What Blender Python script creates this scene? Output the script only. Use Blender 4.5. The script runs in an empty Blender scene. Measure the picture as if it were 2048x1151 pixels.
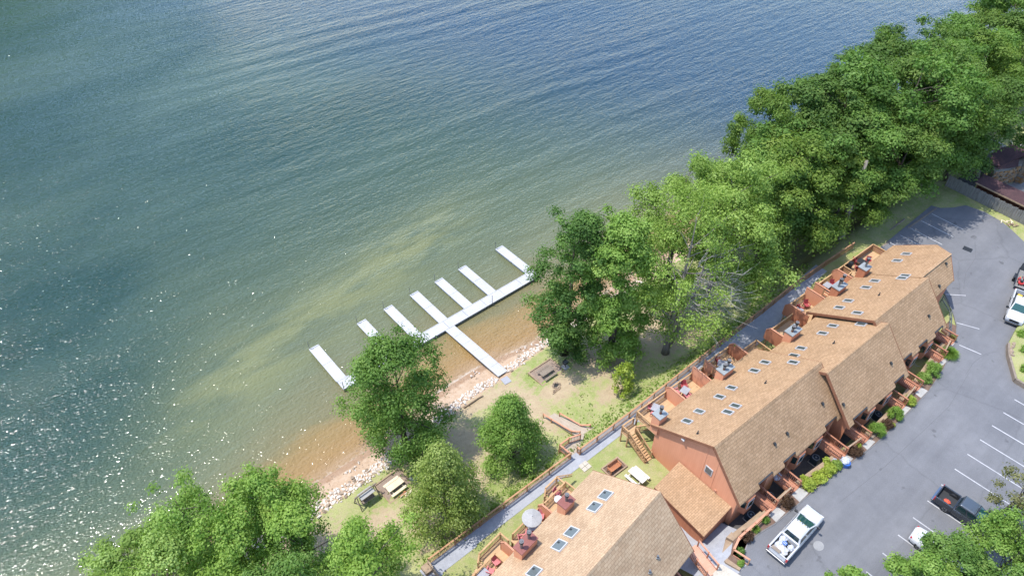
import bpy, bmesh, math, random
import numpy as np
from mathutils import Vector, Matrix
random.seed(7); R = math.radians; PI = math.pi
SC = bpy.context.scene; COL = SC.collection

# ------------------------------------------------------------------ camera, sky, sun, exposure
# world axes: x runs along the shore, y points out over the lake, z = 0 is the lake level
cam_d = bpy.data.cameras.new('camera'); cam_d.sensor_width = 36.0; cam_d.lens = 1450 / 2048 * 36
cam_d.clip_start = 0.5; cam_d.clip_end = 4000
cam = bpy.data.objects.new('camera', cam_d); COL.objects.link(cam)
cam.location = (0, 0, 68); cam.rotation_euler = (R(90 - 43.4), 0, R(-40)); SC.camera = cam
SUN_EL, SUN_ROT = 67.5, -49.0
w = bpy.data.worlds.new('World'); SC.world = w; w.use_nodes = True
_n = w.node_tree.nodes; _l = w.node_tree.links
sky = _n.new('ShaderNodeTexSky'); sky.sky_type = 'NISHITA'; sky.sun_disc = False
sky.sun_elevation = R(SUN_EL); sky.sun_rotation = R(SUN_ROT % 360); sky.altitude = 700
sky.air_density = 1.0; sky.dust_density = 1.2; sky.ozone_density = 1.0
_l.new(sky.outputs[0], _n['Background'].inputs[0]); _n['Background'].inputs[1].default_value = 0.15
sun_d = bpy.data.lights.new('sun', 'SUN'); sun_d.energy = 2.05; sun_d.angle = R(0.53); sun_d.color = (1.0, 0.955, 0.885)
sun = bpy.data.objects.new('sun', sun_d); COL.objects.link(sun)
_sd = Vector((math.sin(R(SUN_ROT)) * math.cos(R(SUN_EL)), math.cos(R(SUN_ROT)) * math.cos(R(SUN_EL)), math.sin(R(SUN_EL))))
sun.rotation_euler = _sd.to_track_quat('Z', 'Y').to_euler(); sun.location = (-30, 40, 90)
SC.view_settings.view_transform = 'Standard'; SC.view_settings.look = 'None'
SC.view_settings.exposure = 1.66; SC.view_settings.gamma = 1.0; SC.view_settings.use_curve_mapping = False
SC.render.engine = 'CYCLES'
SC.cycles.max_bounces = 6; SC.cycles.diffuse_bounces = 3; SC.cycles.transparent_max_bounces = 6
SC.cycles.sample_clamp_indirect = 4.0

# ------------------------------------------------------------------ materials
M = {}
def _nt(name):
    m = bpy.data.materials.new(name); m.use_nodes = True; nt = m.node_tree
    M[name] = m
    return m, nt, nt.nodes['Principled BSDF']
def N(nt, kind, **kw):
    n = nt.nodes.new(kind)
    for k, v in kw.items():
        if k in n.inputs: n.inputs[k].default_value = v
        else: setattr(n, k, v)
    return n
def L(nt, a, b): nt.links.new(a, b)
def c4(c): return (c[0], c[1], c[2], 1)
ALB = 0.69
def al(c): return tuple(v * ALB for v in c)
def mixc(nt, fac, a, b, mode='MIX'):
    n = nt.nodes.new('ShaderNodeMix'); n.data_type = 'RGBA'; n.blend_type = mode
    for s, v in ((0, fac), (6, a), (7, b)):
        if hasattr(v, 'is_linked'): nt.links.new(v, n.inputs[s])
        elif isinstance(v, (int, float)): n.inputs[s].default_value = v
        else: n.inputs[s].default_value = c4(v)
    return n.outputs[2]
def ramp(nt, src, pts):
    n = nt.nodes.new('ShaderNodeValToRGB'); e = n.color_ramp.elements
    while len(e) < len(pts): e.new(0.5)
    for i, (p, c) in enumerate(pts):
        e[i].position = p; e[i].color = c4(c) if not isinstance(c, (int, float)) else (c, c, c, 1)
    nt.links.new(src, n.inputs[0]); return n.outputs[0]
def maprange(nt, src, a, b, c=0.0, d=1.0, smooth=False):
    n = nt.nodes.new('ShaderNodeMapRange'); n.inputs[1].default_value = a; n.inputs[2].default_value = b
    n.inputs[3].default_value = c; n.inputs[4].default_value = d
    if smooth: n.interpolation_type = 'SMOOTHSTEP'
    nt.links.new(src, n.inputs[0]); return n.outputs[0]
def noise(nt, vec, scale, detail=3.0, rough=0.55):
    n = N(nt, 'ShaderNodeTexNoise', Scale=scale, Detail=detail, Roughness=rough)
    if vec is not None: L(nt, vec, n.inputs['Vector'])
    return n.outputs[0]
def math_(nt, op, a, b=None):
    n = nt.nodes.new('ShaderNodeMath'); n.operation = op
    for i, v in enumerate((a, b)):
        if v is None: continue
        if hasattr(v, 'is_linked'): nt.links.new(v, n.inputs[i])
        else: n.inputs[i].default_value = v
    return n.outputs[0]
def bump(nt, p, height, strength, dist=0.02):
    b = N(nt, 'ShaderNodeBump', Strength=strength, Distance=dist); L(nt, height, b.inputs['Height'])
    L(nt, b.outputs[0], p.inputs['Normal']); return b
def pos(nt): return nt.nodes.new('ShaderNodeNewGeometry').outputs['Position']
def mat(name, c1, c2=None, scale=2.0, rough=0.75, metallic=0.0, fine=0.0, stretch=None, spec=0.3):
    """base colour wandering between two tones, plus fine grain"""
    m, nt, p = _nt(name); c2 = c2 or tuple(v * 0.8 for v in c1); c1, c2 = al(c1), al(c2)
    v = pos(nt)
    if stretch:
        mp = N(nt, 'ShaderNodeMapping'); mp.inputs['Scale'].default_value = stretch; L(nt, v, mp.inputs[0]); v = mp.outputs[0]
    f = maprange(nt, noise(nt, v, scale, 5.0, 0.62), 0.3, 0.7)
    col = mixc(nt, f, c1, c2)
    g = noise(nt, v, scale * 11, 2.0)
    col = mixc(nt, 0.35, col, ramp(nt, g, [(0.25, 0.55), (0.75, 1.4)]), 'MULTIPLY')
    L(nt, col, p.inputs['Base Color']); p.inputs['Roughness'].default_value = rough
    p.inputs['Metallic'].default_value = metallic; p.inputs['Specular IOR Level'].default_value = spec
    if fine: bump(nt, p, g, fine, 0.03)
    return m
def plain(name, c, rough=0.5, metallic=0.0, spec=0.5, coat=0.0):
    m, nt, p = _nt(name); p.inputs['Base Color'].default_value = c4(al(c)); p.inputs['Roughness'].default_value = rough
    p.inputs['Metallic'].default_value = metallic; p.inputs['Specular IOR Level'].default_value = spec
    p.inputs['Coat Weight'].default_value = coat
    return m

def shingle(name, ca, cb, cm, ang):
    """courses of asphalt shingle tabs; ang turns the courses with the building"""
    m, nt, p = _nt(name); ca, cb, cm = al(ca), al(cb), al(cm)
    tc = nt.nodes.new('ShaderNodeTexCoord'); sx = nt.nodes.new('ShaderNodeSeparateXYZ'); L(nt, tc.outputs['Object'], sx.inputs[0])
    cb_ = nt.nodes.new('ShaderNodeCombineXYZ'); L(nt, sx.outputs[0], cb_.inputs[0])
    L(nt, math_(nt, 'MULTIPLY', sx.outputs[1], 1.3), cb_.inputs[1])
    b = N(nt, 'ShaderNodeTexBrick', Scale=1.0); b.offset = 0.5
    b.inputs['Brick Width'].default_value = 0.46; b.inputs['Row Height'].default_value = 0.25
    b.inputs['Mortar Size'].default_value = 0.016; b.inputs['Mortar Smooth'].default_value = 0.6
    b.inputs['Color1'].default_value = c4(ca); b.inputs['Color2'].default_value = c4(cb); b.inputs['Mortar'].default_value = c4(cm)
    b.inputs['Bias'].default_value = -0.1
    L(nt, cb_.outputs[0], b.inputs['Vector'])
    big = maprange(nt, noise(nt, tc.outputs['Object'], 0.45, 4.0, 0.6), 0.3, 0.7)
    col = mixc(nt, 0.55, b.outputs['Color'], ramp(nt, big, [(0.0, 0.78), (1.0, 1.15)]), 'MULTIPLY')
    tab = noise(nt, cb_.outputs[0], 4.2, 2.0, 0.6)
    col = mixc(nt, 0.6, col, ramp(nt, tab, [(0.3, 0.84), (0.7, 1.15)]), 'MULTIPLY')
    L(nt, col, p.inputs['Base Color']); p.inputs['Roughness'].default_value = 0.9; p.inputs['Specular IOR Level'].default_value = 0.2
    bump(nt, p, b.outputs['Fac'], -0.35, 0.03)
    return m
shingle('shingle_tan', (0.50, 0.325, 0.19), (0.405, 0.255, 0.142), (0.21, 0.13, 0.075), 0)
shingle('shingle_pale', (0.565, 0.405, 0.258), (0.475, 0.322, 0.198), (0.28, 0.175, 0.105), 0)
shingle('shingle_maroon', (0.115, 0.062, 0.066), (0.085, 0.05, 0.055), (0.05, 0.03, 0.03), 0)

def siding(name, c, d):
    m, nt, p = _nt(name); c, d = al(c), al(d)
    tc = nt.nodes.new('ShaderNodeTexCoord').outputs['Object']
    sx = nt.nodes.new('ShaderNodeSeparateXYZ'); L(nt, tc, sx.inputs[0])
    s = math_(nt, 'ADD', sx.outputs[0], sx.outputs[1])
    g = math_(nt, 'FRACT', math_(nt, 'MULTIPLY', s, 4.9))
    gr = ramp(nt, g, [(0.0, 0.72), (0.08, 1.0)])
    mp = N(nt, 'ShaderNodeMapping'); mp.inputs['Scale'].default_value = (3, 3, 0.35); L(nt, tc, mp.inputs[0])
    f = maprange(nt, noise(nt, mp.outputs[0], 0.9, 5.0, 0.65), 0.3, 0.72)
    col = mixc(nt, f, c, d); col = mixc(nt, 0.6, col, gr, 'MULTIPLY')
    L(nt, col, p.inputs['Base Color']); p.inputs['Roughness'].default_value = 0.78; p.inputs['Specular IOR Level'].default_value = 0.25
    return m
siding('siding_salmon', (0.86, 0.405, 0.24), (0.78, 0.35, 0.20))
siding('siding_brown', (0.64, 0.265, 0.145), (0.52, 0.205, 0.11))
mat('trim_brown', (0.33, 0.15, 0.085), (0.24, 0.10, 0.055), 1.5)
mat('trim_salmon', (0.70, 0.35, 0.225), (0.55, 0.25, 0.15), 1.2)
mat('wood_new', (0.64, 0.405, 0.215), (0.47, 0.28, 0.135), 1.6, fine=0.1)
mat('wood_rail', (0.58, 0.33, 0.185), (0.43, 0.22, 0.115), 1.4, fine=0.1)
mat('wood_stain', (0.52, 0.235, 0.14), (0.38, 0.155, 0.09), 1.5)
mat('wood_stain_dark', (0.25, 0.10, 0.06), (0.18, 0.07, 0.045), 1.5)
mat('wood_weathered', (0.33, 0.27, 0.215), (0.22, 0.175, 0.135), 2.2, fine=0.1)
mat('wood_timber', (0.44, 0.325, 0.215), (0.31, 0.215, 0.14), 1.6, fine=0.1)
mat('wood_grey', (0.30, 0.29, 0.275), (0.17, 0.165, 0.155), 1.7, stretch=(3, 3, 0.4))
mat('wood_bench', (0.60, 0.265, 0.13), (0.48, 0.19, 0.09), 1.2)
mat('deck_boards', (0.66, 0.45, 0.26), (0.52, 0.33, 0.18), 1.1, stretch=(0.6, 7, 1))
mat('deck_boards_red', (0.55, 0.26, 0.16), (0.43, 0.18, 0.11), 1.1, stretch=(7, 0.6, 1))
mat('deck_boards_salmon', (0.72, 0.41, 0.29), (0.62, 0.33, 0.22), 1.1)
mat('picnic_pine', (0.86, 0.76, 0.58), (0.76, 0.62, 0.42), 1.6)
mat('table_white', (0.86, 0.82, 0.76), (0.78, 0.72, 0.64), 1.6)
mat('dock_white', (0.55, 0.545, 0.55), (0.47, 0.465, 0.47), 0.9)
mat('ramp_boards', (0.50, 0.42, 0.335), (0.39, 0.315, 0.24), 1.3, stretch=(4, 1, 1))
mat('dock_float', (0.50, 0.51, 0.52), (0.38, 0.39, 0.40), 1.0)
mat('concrete', (0.50, 0.48, 0.44), (0.38, 0.37, 0.35), 1.2, fine=0.1)
mat('concrete_pale', (0.62, 0.565, 0.475), (0.50, 0.45, 0.37), 1.2, fine=0.1)
mat('mulch', (0.235, 0.155, 0.115), (0.15, 0.095, 0.07), 3.0, rough=0.95, fine=0.5)
mat('pad_gravel', (0.36, 0.275, 0.215), (0.27, 0.20, 0.155), 2.5, rough=0.95, fine=0.4)
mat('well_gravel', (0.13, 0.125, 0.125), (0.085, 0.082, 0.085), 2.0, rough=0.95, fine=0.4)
mat('path_gravel', (0.44, 0.455, 0.49), (0.34, 0.35, 0.385), 1.6, rough=0.95, fine=0.4)
mat('rock_pale', (0.80, 0.72, 0.64), (0.64, 0.55, 0.47), 1.1, rough=0.9)
mat('rock_tan', (0.42, 0.33, 0.24), (0.27, 0.20, 0.15), 1.2, rough=0.9)
mat('fieldstone', (0.36, 0.27, 0.18), (0.20, 0.155, 0.125), 1.1, rough=0.9)
mat('fieldstone_rust', (0.33, 0.185, 0.075), (0.22, 0.12, 0.06), 1.1, rough=0.9)
mat('mortar_grey', (0.27, 0.25, 0.225), (0.20, 0.19, 0.17), 1.1, rough=0.95)
mat('bark', (0.13, 0.105, 0.085), (0.07, 0.055, 0.045), 1.5, rough=0.95, stretch=(3, 3, 0.6))
mat('bark_pale', (0.34, 0.30, 0.26), (0.20, 0.175, 0.15), 1.3, rough=0.95, stretch=(3, 3, 0.5))
mat('bark_dead', (0.43, 0.40, 0.36), (0.31, 0.285, 0.26), 1.3, rough=0.95)
mat('paint_white', (0.82, 0.82, 0.83), (0.78, 0.78, 0.80), 0.4, rough=0.5)
mat('line_paint', (0.62, 0.62, 0.63), (0.42, 0.42, 0.44), 1.1, rough=0.8)
mat('fabric_red', (0.46, 0.085, 0.09), (0.36, 0.06, 0.07), 1.0, rough=0.9)
mat('fabric_pink', (0.72, 0.26, 0.26), (0.60, 0.19, 0.20), 1.0, rough=0.9)
mat('table_grey', (0.42, 0.42, 0.45), (0.34, 0.34, 0.37), 1.0, rough=0.5)
mat('fabric_cream', (0.46, 0.45, 0.44), (0.38, 0.37, 0.36), 1.0, rough=0.9)
mat('plastic_bag', (0.64, 0.66, 0.71), (0.46, 0.49, 0.58), 3.0, rough=0.5)
mat('plastic_blue', (0.05, 0.17, 0.55), (0.03, 0.11, 0.40), 2.0, rough=0.4)
mat('galvanized', (0.36, 0.37, 0.38), (0.22, 0.23, 0.24), 3.0, rough=0.42, metallic=0.75)
mat('cap_metal', (0.44, 0.47, 0.48), (0.33, 0.36, 0.37), 1.2, rough=0.55, metallic=0.3)
mat('cap_red', (0.32, 0.12, 0.10), (0.24, 0.085, 0.07), 1.2, rough=0.6)
mat('rust_metal', (0.21, 0.085, 0.05), (0.12, 0.05, 0.03), 2.0, rough=0.8)
plain('black_iron', (0.02, 0.021, 0.024), 0.5)
plain('dark_metal', (0.05, 0.055, 0.06), 0.45, 0.3)
plain('rubber', (0.018, 0.018, 0.019), 0.85)
plain('glass_dark', (0.012, 0.03, 0.032), 0.06, 0.0, 0.6)
plain('glass_green', (0.02, 0.085, 0.078), 0.05, 0.0, 0.7)
plain('glass_sky', (0.13, 0.15, 0.15), 0.12, 0.0, 0.5)
plain('glass_skylight', (0.075, 0.09, 0.085), 0.12, 0.0, 0.5)
plain('car_white', (0.60, 0.61, 0.625), 0.28, 0.0, 0.5, 0.6)
plain('car_charcoal', (0.045, 0.052, 0.065), 0.26, 0.35, 0.5, 0.8)
plain('car_charcoal_roof', (0.10, 0.125, 0.155), 0.22, 0.35, 0.5, 0.8)
plain('car_black', (0.02, 0.023, 0.028), 0.2, 0.0, 0.5, 0.8)
plain('bed_liner', (0.028, 0.03, 0.034), 0.8)
plain('chrome', (0.55, 0.56, 0.58), 0.18, 1.0)
plain('lamp_red', (0.50, 0.03, 0.03), 0.25)
plain('lamp_clear', (0.70, 0.72, 0.74), 0.15)
plain('signal_red', (0.62, 0.05, 0.045), 0.45)
plain('signal_orange', (0.78, 0.13, 0.06), 0.6)
plain('plastic_white', (0.62, 0.62, 0.62), 0.4)
plain('vinyl_white', (0.60, 0.60, 0.61), 0.45)
plain('yellow_paint', (0.70, 0.48, 0.05), 0.5)
plain('blue_ac', (0.018, 0.04, 0.065), 0.4)
plain('ac_rim', (0.33, 0.38, 0.42), 0.4, 0.3)

def leafmat(name, dark, mid, light, trans=0.46, rnd=0.25):
    m, nt, p = _nt(name); nt.nodes.remove(p); out = nt.nodes['Material Output']
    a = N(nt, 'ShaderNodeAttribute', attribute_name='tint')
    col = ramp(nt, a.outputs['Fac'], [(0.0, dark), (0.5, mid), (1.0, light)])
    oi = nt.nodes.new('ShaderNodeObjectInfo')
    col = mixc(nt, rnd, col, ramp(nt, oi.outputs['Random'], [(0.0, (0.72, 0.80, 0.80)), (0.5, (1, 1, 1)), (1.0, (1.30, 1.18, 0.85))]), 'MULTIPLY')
    d = N(nt, 'ShaderNodeBsdfDiffuse'); t = N(nt, 'ShaderNodeBsdfTranslucent'); g = N(nt, 'ShaderNodeBsdfGlossy', Roughness=0.6)
    L(nt, col, d.inputs[0]); L(nt, mixc(nt, 1.0, col, (1.15, 1.25, 0.6), 'MULTIPLY'), t.inputs[0])
    m1 = N(nt, 'ShaderNodeMixShader', Fac=trans); L(nt, d.outputs[0], m1.inputs[1]); L(nt, t.outputs[0], m1.inputs[2])
    m2 = N(nt, 'ShaderNodeMixShader', Fac=0.012); L(nt, m1.outputs[0], m2.inputs[1]); L(nt, g.outputs[0], m2.inputs[2])
    L(nt, m2.outputs[0], out.inputs[0]); return m
leafmat('leaf_oak', (0.058, 0.120, 0.022), (0.115, 0.210, 0.042), (0.205, 0.310, 0.080))
leafmat('leaf_dark', (0.045, 0.100, 0.022), (0.088, 0.172, 0.038), (0.155, 0.255, 0.062))
leafmat('leaf_lime', (0.125, 0.195, 0.034), (0.215, 0.315, 0.068), (0.32, 0.425, 0.125))
leafmat('leaf_olive', (0.105, 0.165, 0.028), (0.215, 0.285, 0.060), (0.35, 0.41, 0.135))
leafmat('leaf_bright', (0.100, 0.190, 0.028), (0.185, 0.300, 0.056), (0.285, 0.40, 0.10))
leafmat('leaf_forest', (0.048, 0.096, 0.019), (0.100, 0.172, 0.036), (0.185, 0.265, 0.064), rnd=0.8)
leafmat('leaf_red', (0.060, 0.036, 0.024), (0.10, 0.058, 0.035), (0.145, 0.09, 0.046))
leafmat('leaf_chartreuse', (0.19, 0.26, 0.025), (0.34, 0.41, 0.065), (0.49, 0.53, 0.15))
leafmat('leaf_brown', (0.10, 0.11, 0.045), (0.17, 0.175, 0.08), (0.24, 0.24, 0.12))

# ------------------------------------------------------------------ mesh helpers
class MB:
    def __init__(s): s.v = []; s.f = []
    def add(s, vs, fs):
        o = len(s.v); s.v += [tuple(p) for p in vs]; s.f += [tuple(i + o for i in f) for f in fs]; return s
    def box(s, c, d, rz=0.0):
        x, y, z = d[0] / 2, d[1] / 2, d[2] / 2; ca, sa = math.cos(rz), math.sin(rz)
        vs = [(c[0] + a * x * ca - b * y * sa, c[1] + a * x * sa + b * y * ca, c[2] + e * z) for e in (-1, 1) for a, b in ((-1, -1), (1, -1), (1, 1), (-1, 1))]
        return s.add(vs, [(3, 2, 1, 0), (4, 5, 6, 7), (0, 1, 5, 4), (1, 2, 6, 5), (2, 3, 7, 6), (3, 0, 4, 7)])
    def beam(s, p, q, wd, ht, up=(0, 0, 1)):
        p, q = Vector(p), Vector(q); d = (q - p).normalized(); u = Vector(up)
        sd = d.cross(u)
        if sd.length < 1e-4: sd = d.cross(Vector((1, 0, 0)))
        sd.normalize(); u = sd.cross(d).normalized()
        vs = []
        for e in (p, q):
            for a, b in ((-1, -1), (1, -1), (1, 1), (-1, 1)): vs.append(e + sd * (a * wd / 2) + u * (b * ht / 2))
        return s.add(vs, [(3, 2, 1, 0), (4, 5, 6, 7), (0, 1, 5, 4), (1, 2, 6, 5), (2, 3, 7, 6), (3, 0, 4, 7)])
    def prism(s, poly, z0, z1):
        n = len(poly); a = sum(poly[i][0] * poly[(i + 1) % n][1] - poly[(i + 1) % n][0] * poly[i][1] for i in range(n))
        if a < 0: poly = poly[::-1]
        f0 = z0 if callable(z0) else (lambda x, y: z0); f1 = z1 if callable(z1) else (lambda x, y: z1)
        vs = [(x, y, f0(x, y)) for x, y in poly] + [(x, y, f1(x, y)) for x, y in poly]
        return s.add(vs, [tuple(range(n - 1, -1, -1)), tuple(range(n, 2 * n))] + [(i, (i + 1) % n, n + (i + 1) % n, n + i) for i in range(n)])
    def slab(s, pts, th):
        """a flat polygon in space given thickness th straight down"""
        n = len(pts); P = [Vector(p) for p in pts]
        nz = sum(P[i].x * P[(i + 1) % n].y - P[(i + 1) % n].x * P[i].y for i in range(n))
        if nz < 0: P = P[::-1]
        vs = P + [p - Vector((0, 0, th)) for p in P]
        return s.add(vs, [tuple(range(n)), tuple(range(2 * n - 1, n - 1, -1))] + [(i, n + i, n + (i + 1) % n, (i + 1) % n) for i in range(n)])
    def tube(s, pts, rad, n=6, cap=True):
        P = [Vector(p) for p in pts]; rad = rad if isinstance(rad, (list, tuple)) else [rad] * len(P); rings = []
        o = len(s.v); fs = []
        for i, p in enumerate(P):
            d = (P[min(i + 1, len(P) - 1)] - P[max(i - 1, 0)]).normalized()
            a = d.cross(Vector((0, 0, 1)))
            if a.length < 1e-3: a = Vector((1, 0, 0))
            a.normalize(); b = d.cross(a)
            for k in range(n): s.v.append(tuple(p + (a * math.cos(2 * PI * k / n) + b * math.sin(2 * PI * k / n)) * rad[i]))
        for i in range(len(P) - 1):
            for k in range(n): fs.append((o + i * n + k, o + i * n + (k + 1) % n, o + (i + 1) * n + (k + 1) % n, o + (i + 1) * n + k))
        if cap: fs += [tuple(o + k for k in range(n))[::-1], tuple(o + (len(P) - 1) * n + k for k in range(n))]
        s.f += fs; return s
    def cyl(s, c, r, z0, z1, n=14, r1=None):
        return s.tube([(c[0], c[1], z0), (c[0], c[1], z1)], [r, r if r1 is None else r1], n)
    def loft(s, secs, cap=True):
        n = len(secs[0]); o = len(s.v); fs = []
        for q in secs: s.v += [tuple(p) for p in q]
        for i in range(len(secs) - 1):
            for k in range(n): fs.append((o + i * n + k, o + i * n + (k + 1) % n, o + (i + 1) * n + (k + 1) % n, o + (i + 1) * n + k))
        if cap: fs += [tuple(o + k for k in range(n))[::-1], tuple(o + (len(secs) - 1) * n + k for k in range(n))]
        s.f += fs; return s
    def mesh(s, name, m, smooth=False):
        me = bpy.data.meshes.new(name); me.from_pydata(s.v, [], s.f); me.update()
        bm = bmesh.new(); bm.from_mesh(me); bmesh.ops.recalc_face_normals(bm, faces=bm.faces); bm.to_mesh(me); bm.free()
        if m: me.materials.append(M[m])
        if smooth:
            for p in me.polygons: p.use_smooth = True
        return me
def link(name, me, parent=None, loc=(0, 0, 0), rz=0.0):
    o = bpy.data.objects.new(name, me); COL.objects.link(o); o.location = loc; o.rotation_euler = (0, 0, rz)
    if parent is not None: o.parent = parent
    return o
def part(name, mb, m, parent, loc=(0, 0, 0), rz=0.0, smooth=False, bevel=0.0, kind=None):
    o = link(name, mb.mesh(name, m, smooth), parent, loc, rz)
    if bevel:
        b = o.modifiers.new('bevel', 'BEVEL'); b.width = bevel; b.segments = 2; b.limit_method = 'ANGLE'; b.angle_limit = R(30)
    if kind: o['kind'] = kind
    return o
_cache = {}
def unit(name, d, m):
    """a shared box mesh standing on its base, for posts, balusters, treads"""
    k = (name, d, m)
    if k not in _cache: _cache[k] = MB().box((0, 0, d[2] / 2), d).mesh(name, m)
    return _cache[k]
def tag(o, label, cat, group=None):
    o['label'] = label; o['category'] = cat
    if group: o['group'] = group
    return o
def thing(name, label, cat, loc=(0, 0, 0), rz=0.0, group=None):
    o = bpy.data.objects.new(name, None); COL.objects.link(o); o.location = loc; o.rotation_euler = (0, 0, rz)
    o.empty_display_size = 0.3
    return tag(o, label, cat, group)
def solo(name, mb, m, label, cat, loc=(0, 0, 0), rz=0.0, group=None, smooth=False):
    return tag(part(name, mb, m, None, loc, rz, smooth), label, cat, group)
def struct(name, mb, m, parent=None, smooth=False):
    o = part(name, mb, m, parent, smooth=smooth)
    if parent is None: o['kind'] = 'structure'
    return o
def dup(root, loc, rz, label, group=None, mats=None):
    r = root.copy(); COL.objects.link(r); r.location = loc; r.rotation_euler = (0, 0, rz); r['label'] = label
    if group: r['group'] = group
    for ch in list(root.children):
        c = ch.copy(); COL.objects.link(c); c.parent = r
        for g in ch.children:
            d = g.copy(); COL.objects.link(d); d.parent = c
    return r
# ------------------------------------------------------------------ terrain
_sx = [-600, -20, 6.7, 17.8, 21.9, 27.4, 33, 37, 41, 46, 60, 75, 95, 120, 160, 260, 900]
_sy = [44, 45.2, 45.4, 45.3, 45.9, 46.8, 46.9, 46.4, 45.6, 45.8, 46.2, 46.5, 46.0, 44.5, 45.0, 52, 60]
def shore(x): return np.interp(x, _sx, _sy)
def rock_out(x): return np.interp(x, [-20, 10, 17.6, 29.7, 34, 40.6, 60], [42.6, 42.95, 43.3, 44.4, 44.4, 44.9, 44.8])
def rock_in(x): return np.interp(x, [-20, 9.6, 17.6, 29.7, 35, 40.5, 60], [40.6, 40.85, 41.3, 42.9, 42.95, 43.4, 43.3])
def well_y(x): return np.interp(x, [10, 36, 45.8, 50.9, 54, 60, 66, 70, 76], [10.8, 11.4, 11.25, 10.6, 9.95, 9.8, 10.2, 10.6, 11.2])
def sm(t): t = np.clip(t, 0, 1); return t * t * (3 - 2 * t)
def ground(x, y):
    x = np.asarray(x, float); y = np.asarray(y, float)
    s = shore(x); ro = np.minimum(rock_out(x), s - 1.2); ri = np.minimum(rock_in(x), ro - 1.2)
    rise = 1.85 * sm((x - 58) / 24)                      # the lawn climbs towards the far car park
    lawn = 1.1 + 1.5 * sm((ri - y) / 11.5) + rise * sm((40 - y) / 10)
    z = np.where(y > s, -np.clip((y - s) * 0.14, 0, 5), np.where(y > ro, 0.45 * (s - y) / (s - ro), np.where(y > ri, 0.45 + 0.65 * (ro - y) / (ro - ri), lawn)))
    top = 4.0 + rise
    bank = np.clip((31.2 - y) / 2.2, 0, 1)
    z = np.where(y < 31.2, lawn + (top - lawn) * sm(bank), z)
    z = np.where(y < 28.9, top, z)
    # front of the buildings: sunken wells, then street level
    w_ = well_y(x)
    z = np.where((y < w_ + 0.15) & ((x < 31.2) | (x > 37.2)), 5.93, z)
    alley = 4.0 + 1.93 * sm((15.2 - y) / 4.6)
    z = np.where((x >= 31.2) & (x <= 37.2) & (y < 15.2), alley, z)
    z = np.where((x > 76.2) & (y < 21), 5.93, z)
    z = np.where((x > 84) & (y < 25.4), 5.93, z)
    return z
def gz(x, y): return float(ground(x, y))
def grid(name, xs, ys, zf, m, attrs=None, mask=None, smooth=True):
    X, Y = np.meshgrid(xs, ys); Z = zf(X, Y); nx, ny = len(xs), len(ys)
    v = np.stack([X, Y, Z], -1).reshape(-1, 3)
    i = np.arange(nx * ny).reshape(ny, nx)
    f = np.stack([i[:-1, :-1], i[:-1, 1:], i[1:, 1:], i[1:, :-1]], -1).reshape(-1, 4)
    if mask is not None:
        cx = v[f].mean(1); f = f[mask(cx[:, 0], cx[:, 1])]
    me = bpy.data.meshes.new(name); me.vertices.add(len(v)); me.vertices.foreach_set('co', v.ravel())
    me.loops.add(f.size); me.loops.foreach_set('vertex_index', f.ravel().astype(np.int32))
    me.polygons.add(len(f)); me.polygons.foreach_set('loop_start', np.arange(0, f.size, 4, dtype=np.int32))
    me.update(calc_edges=True); me.validate()
    for k, fn in (attrs or {}).items():
        at = me.attributes.new(k, 'FLOAT', 'POINT'); at.data.foreach_set('value', fn(X, Y).ravel().astype(np.float32))
    if smooth: me.polygons.foreach_set('use_smooth', np.ones(len(f), bool))
    me.materials.append(M[m]); return me
def spread(a, b, step, outs): return np.concatenate([[-o for o in outs[::-1]] + np.array(a), np.arange(a, b, step), b + np.array(outs)])

def bare(X, Y):
    """worn, grassless spots of the lawn"""
    b = np.zeros_like(X)
    for cx, cy, rx, ry in ((33.5, 38.5, 3.2, 5.5), (38.5, 37.0, 4.2, 2.4), (25.5, 38.5, 2.6, 4.2), (42.2, 32.4, 3.2, 1.5), (22.0, 41.2, 4.6, 2.0), (31.0, 41.8, 6, 1.4),
                           (18.0, 33.6, 3.5, 2.4), (13.5, 36.0, 3.6, 2.2), (23.2, 34.5, 1.8, 3.2), (46, 37, 6, 5), (55, 36, 8, 6), (5, 38, 6, 5), (33.6, 34.8, 1.6, 3.0), (16, 30.2, 3, 1.0)):
        b = np.maximum(b, np.exp(-(((X - cx) / rx) ** 2 + ((Y - cy) / ry) ** 2)))
    return b
def m_sand(X, Y): return sm((Y - rock_out(X) + 2.4) / 1.6)
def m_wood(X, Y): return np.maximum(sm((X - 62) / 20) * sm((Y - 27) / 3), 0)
def m_street(X, Y): return np.where((Y < 24) & (X < 100), 1.0, 0.0) * (X > 28)
m, nt, p = _nt('lawn')
v = pos(nt)
aS = N(nt, 'ShaderNodeAttribute', attribute_name='sand').outputs['Fac']; aB = N(nt, 'ShaderNodeAttribute', attribute_name='bare').outputs['Fac']; aW = N(nt, 'ShaderNodeAttribute', attribute_name='wood').outputs['Fac']
n1 = noise(nt, v, 0.32, 6.0, 0.65); n2 = noise(nt, v, 1.6, 5.0, 0.7); n3 = noise(nt, v, 9.0, 3.0, 0.7)
g = mixc(nt, maprange(nt, n1, 0.35, 0.65), (0.245, 0.310, 0.088), (0.40, 0.40, 0.175))
g = mixc(nt, maprange(nt, n2, 0.45, 0.72), g, (0.42, 0.37, 0.21))
g = mixc(nt, 0.75, g, ramp(nt, n3, [(0.25, 0.66), (0.75, 1.32)]), 'MULTIPLY')
dirt = mixc(nt, maprange(nt, n2, 0.3, 0.7), (0.53, 0.42, 0.28), (0.40, 0.31, 0.195))
dirt = mixc(nt, 0.5, dirt, ramp(nt, n3, [(0.25, 0.65), (0.75, 1.3)]), 'MULTIPLY')
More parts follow.
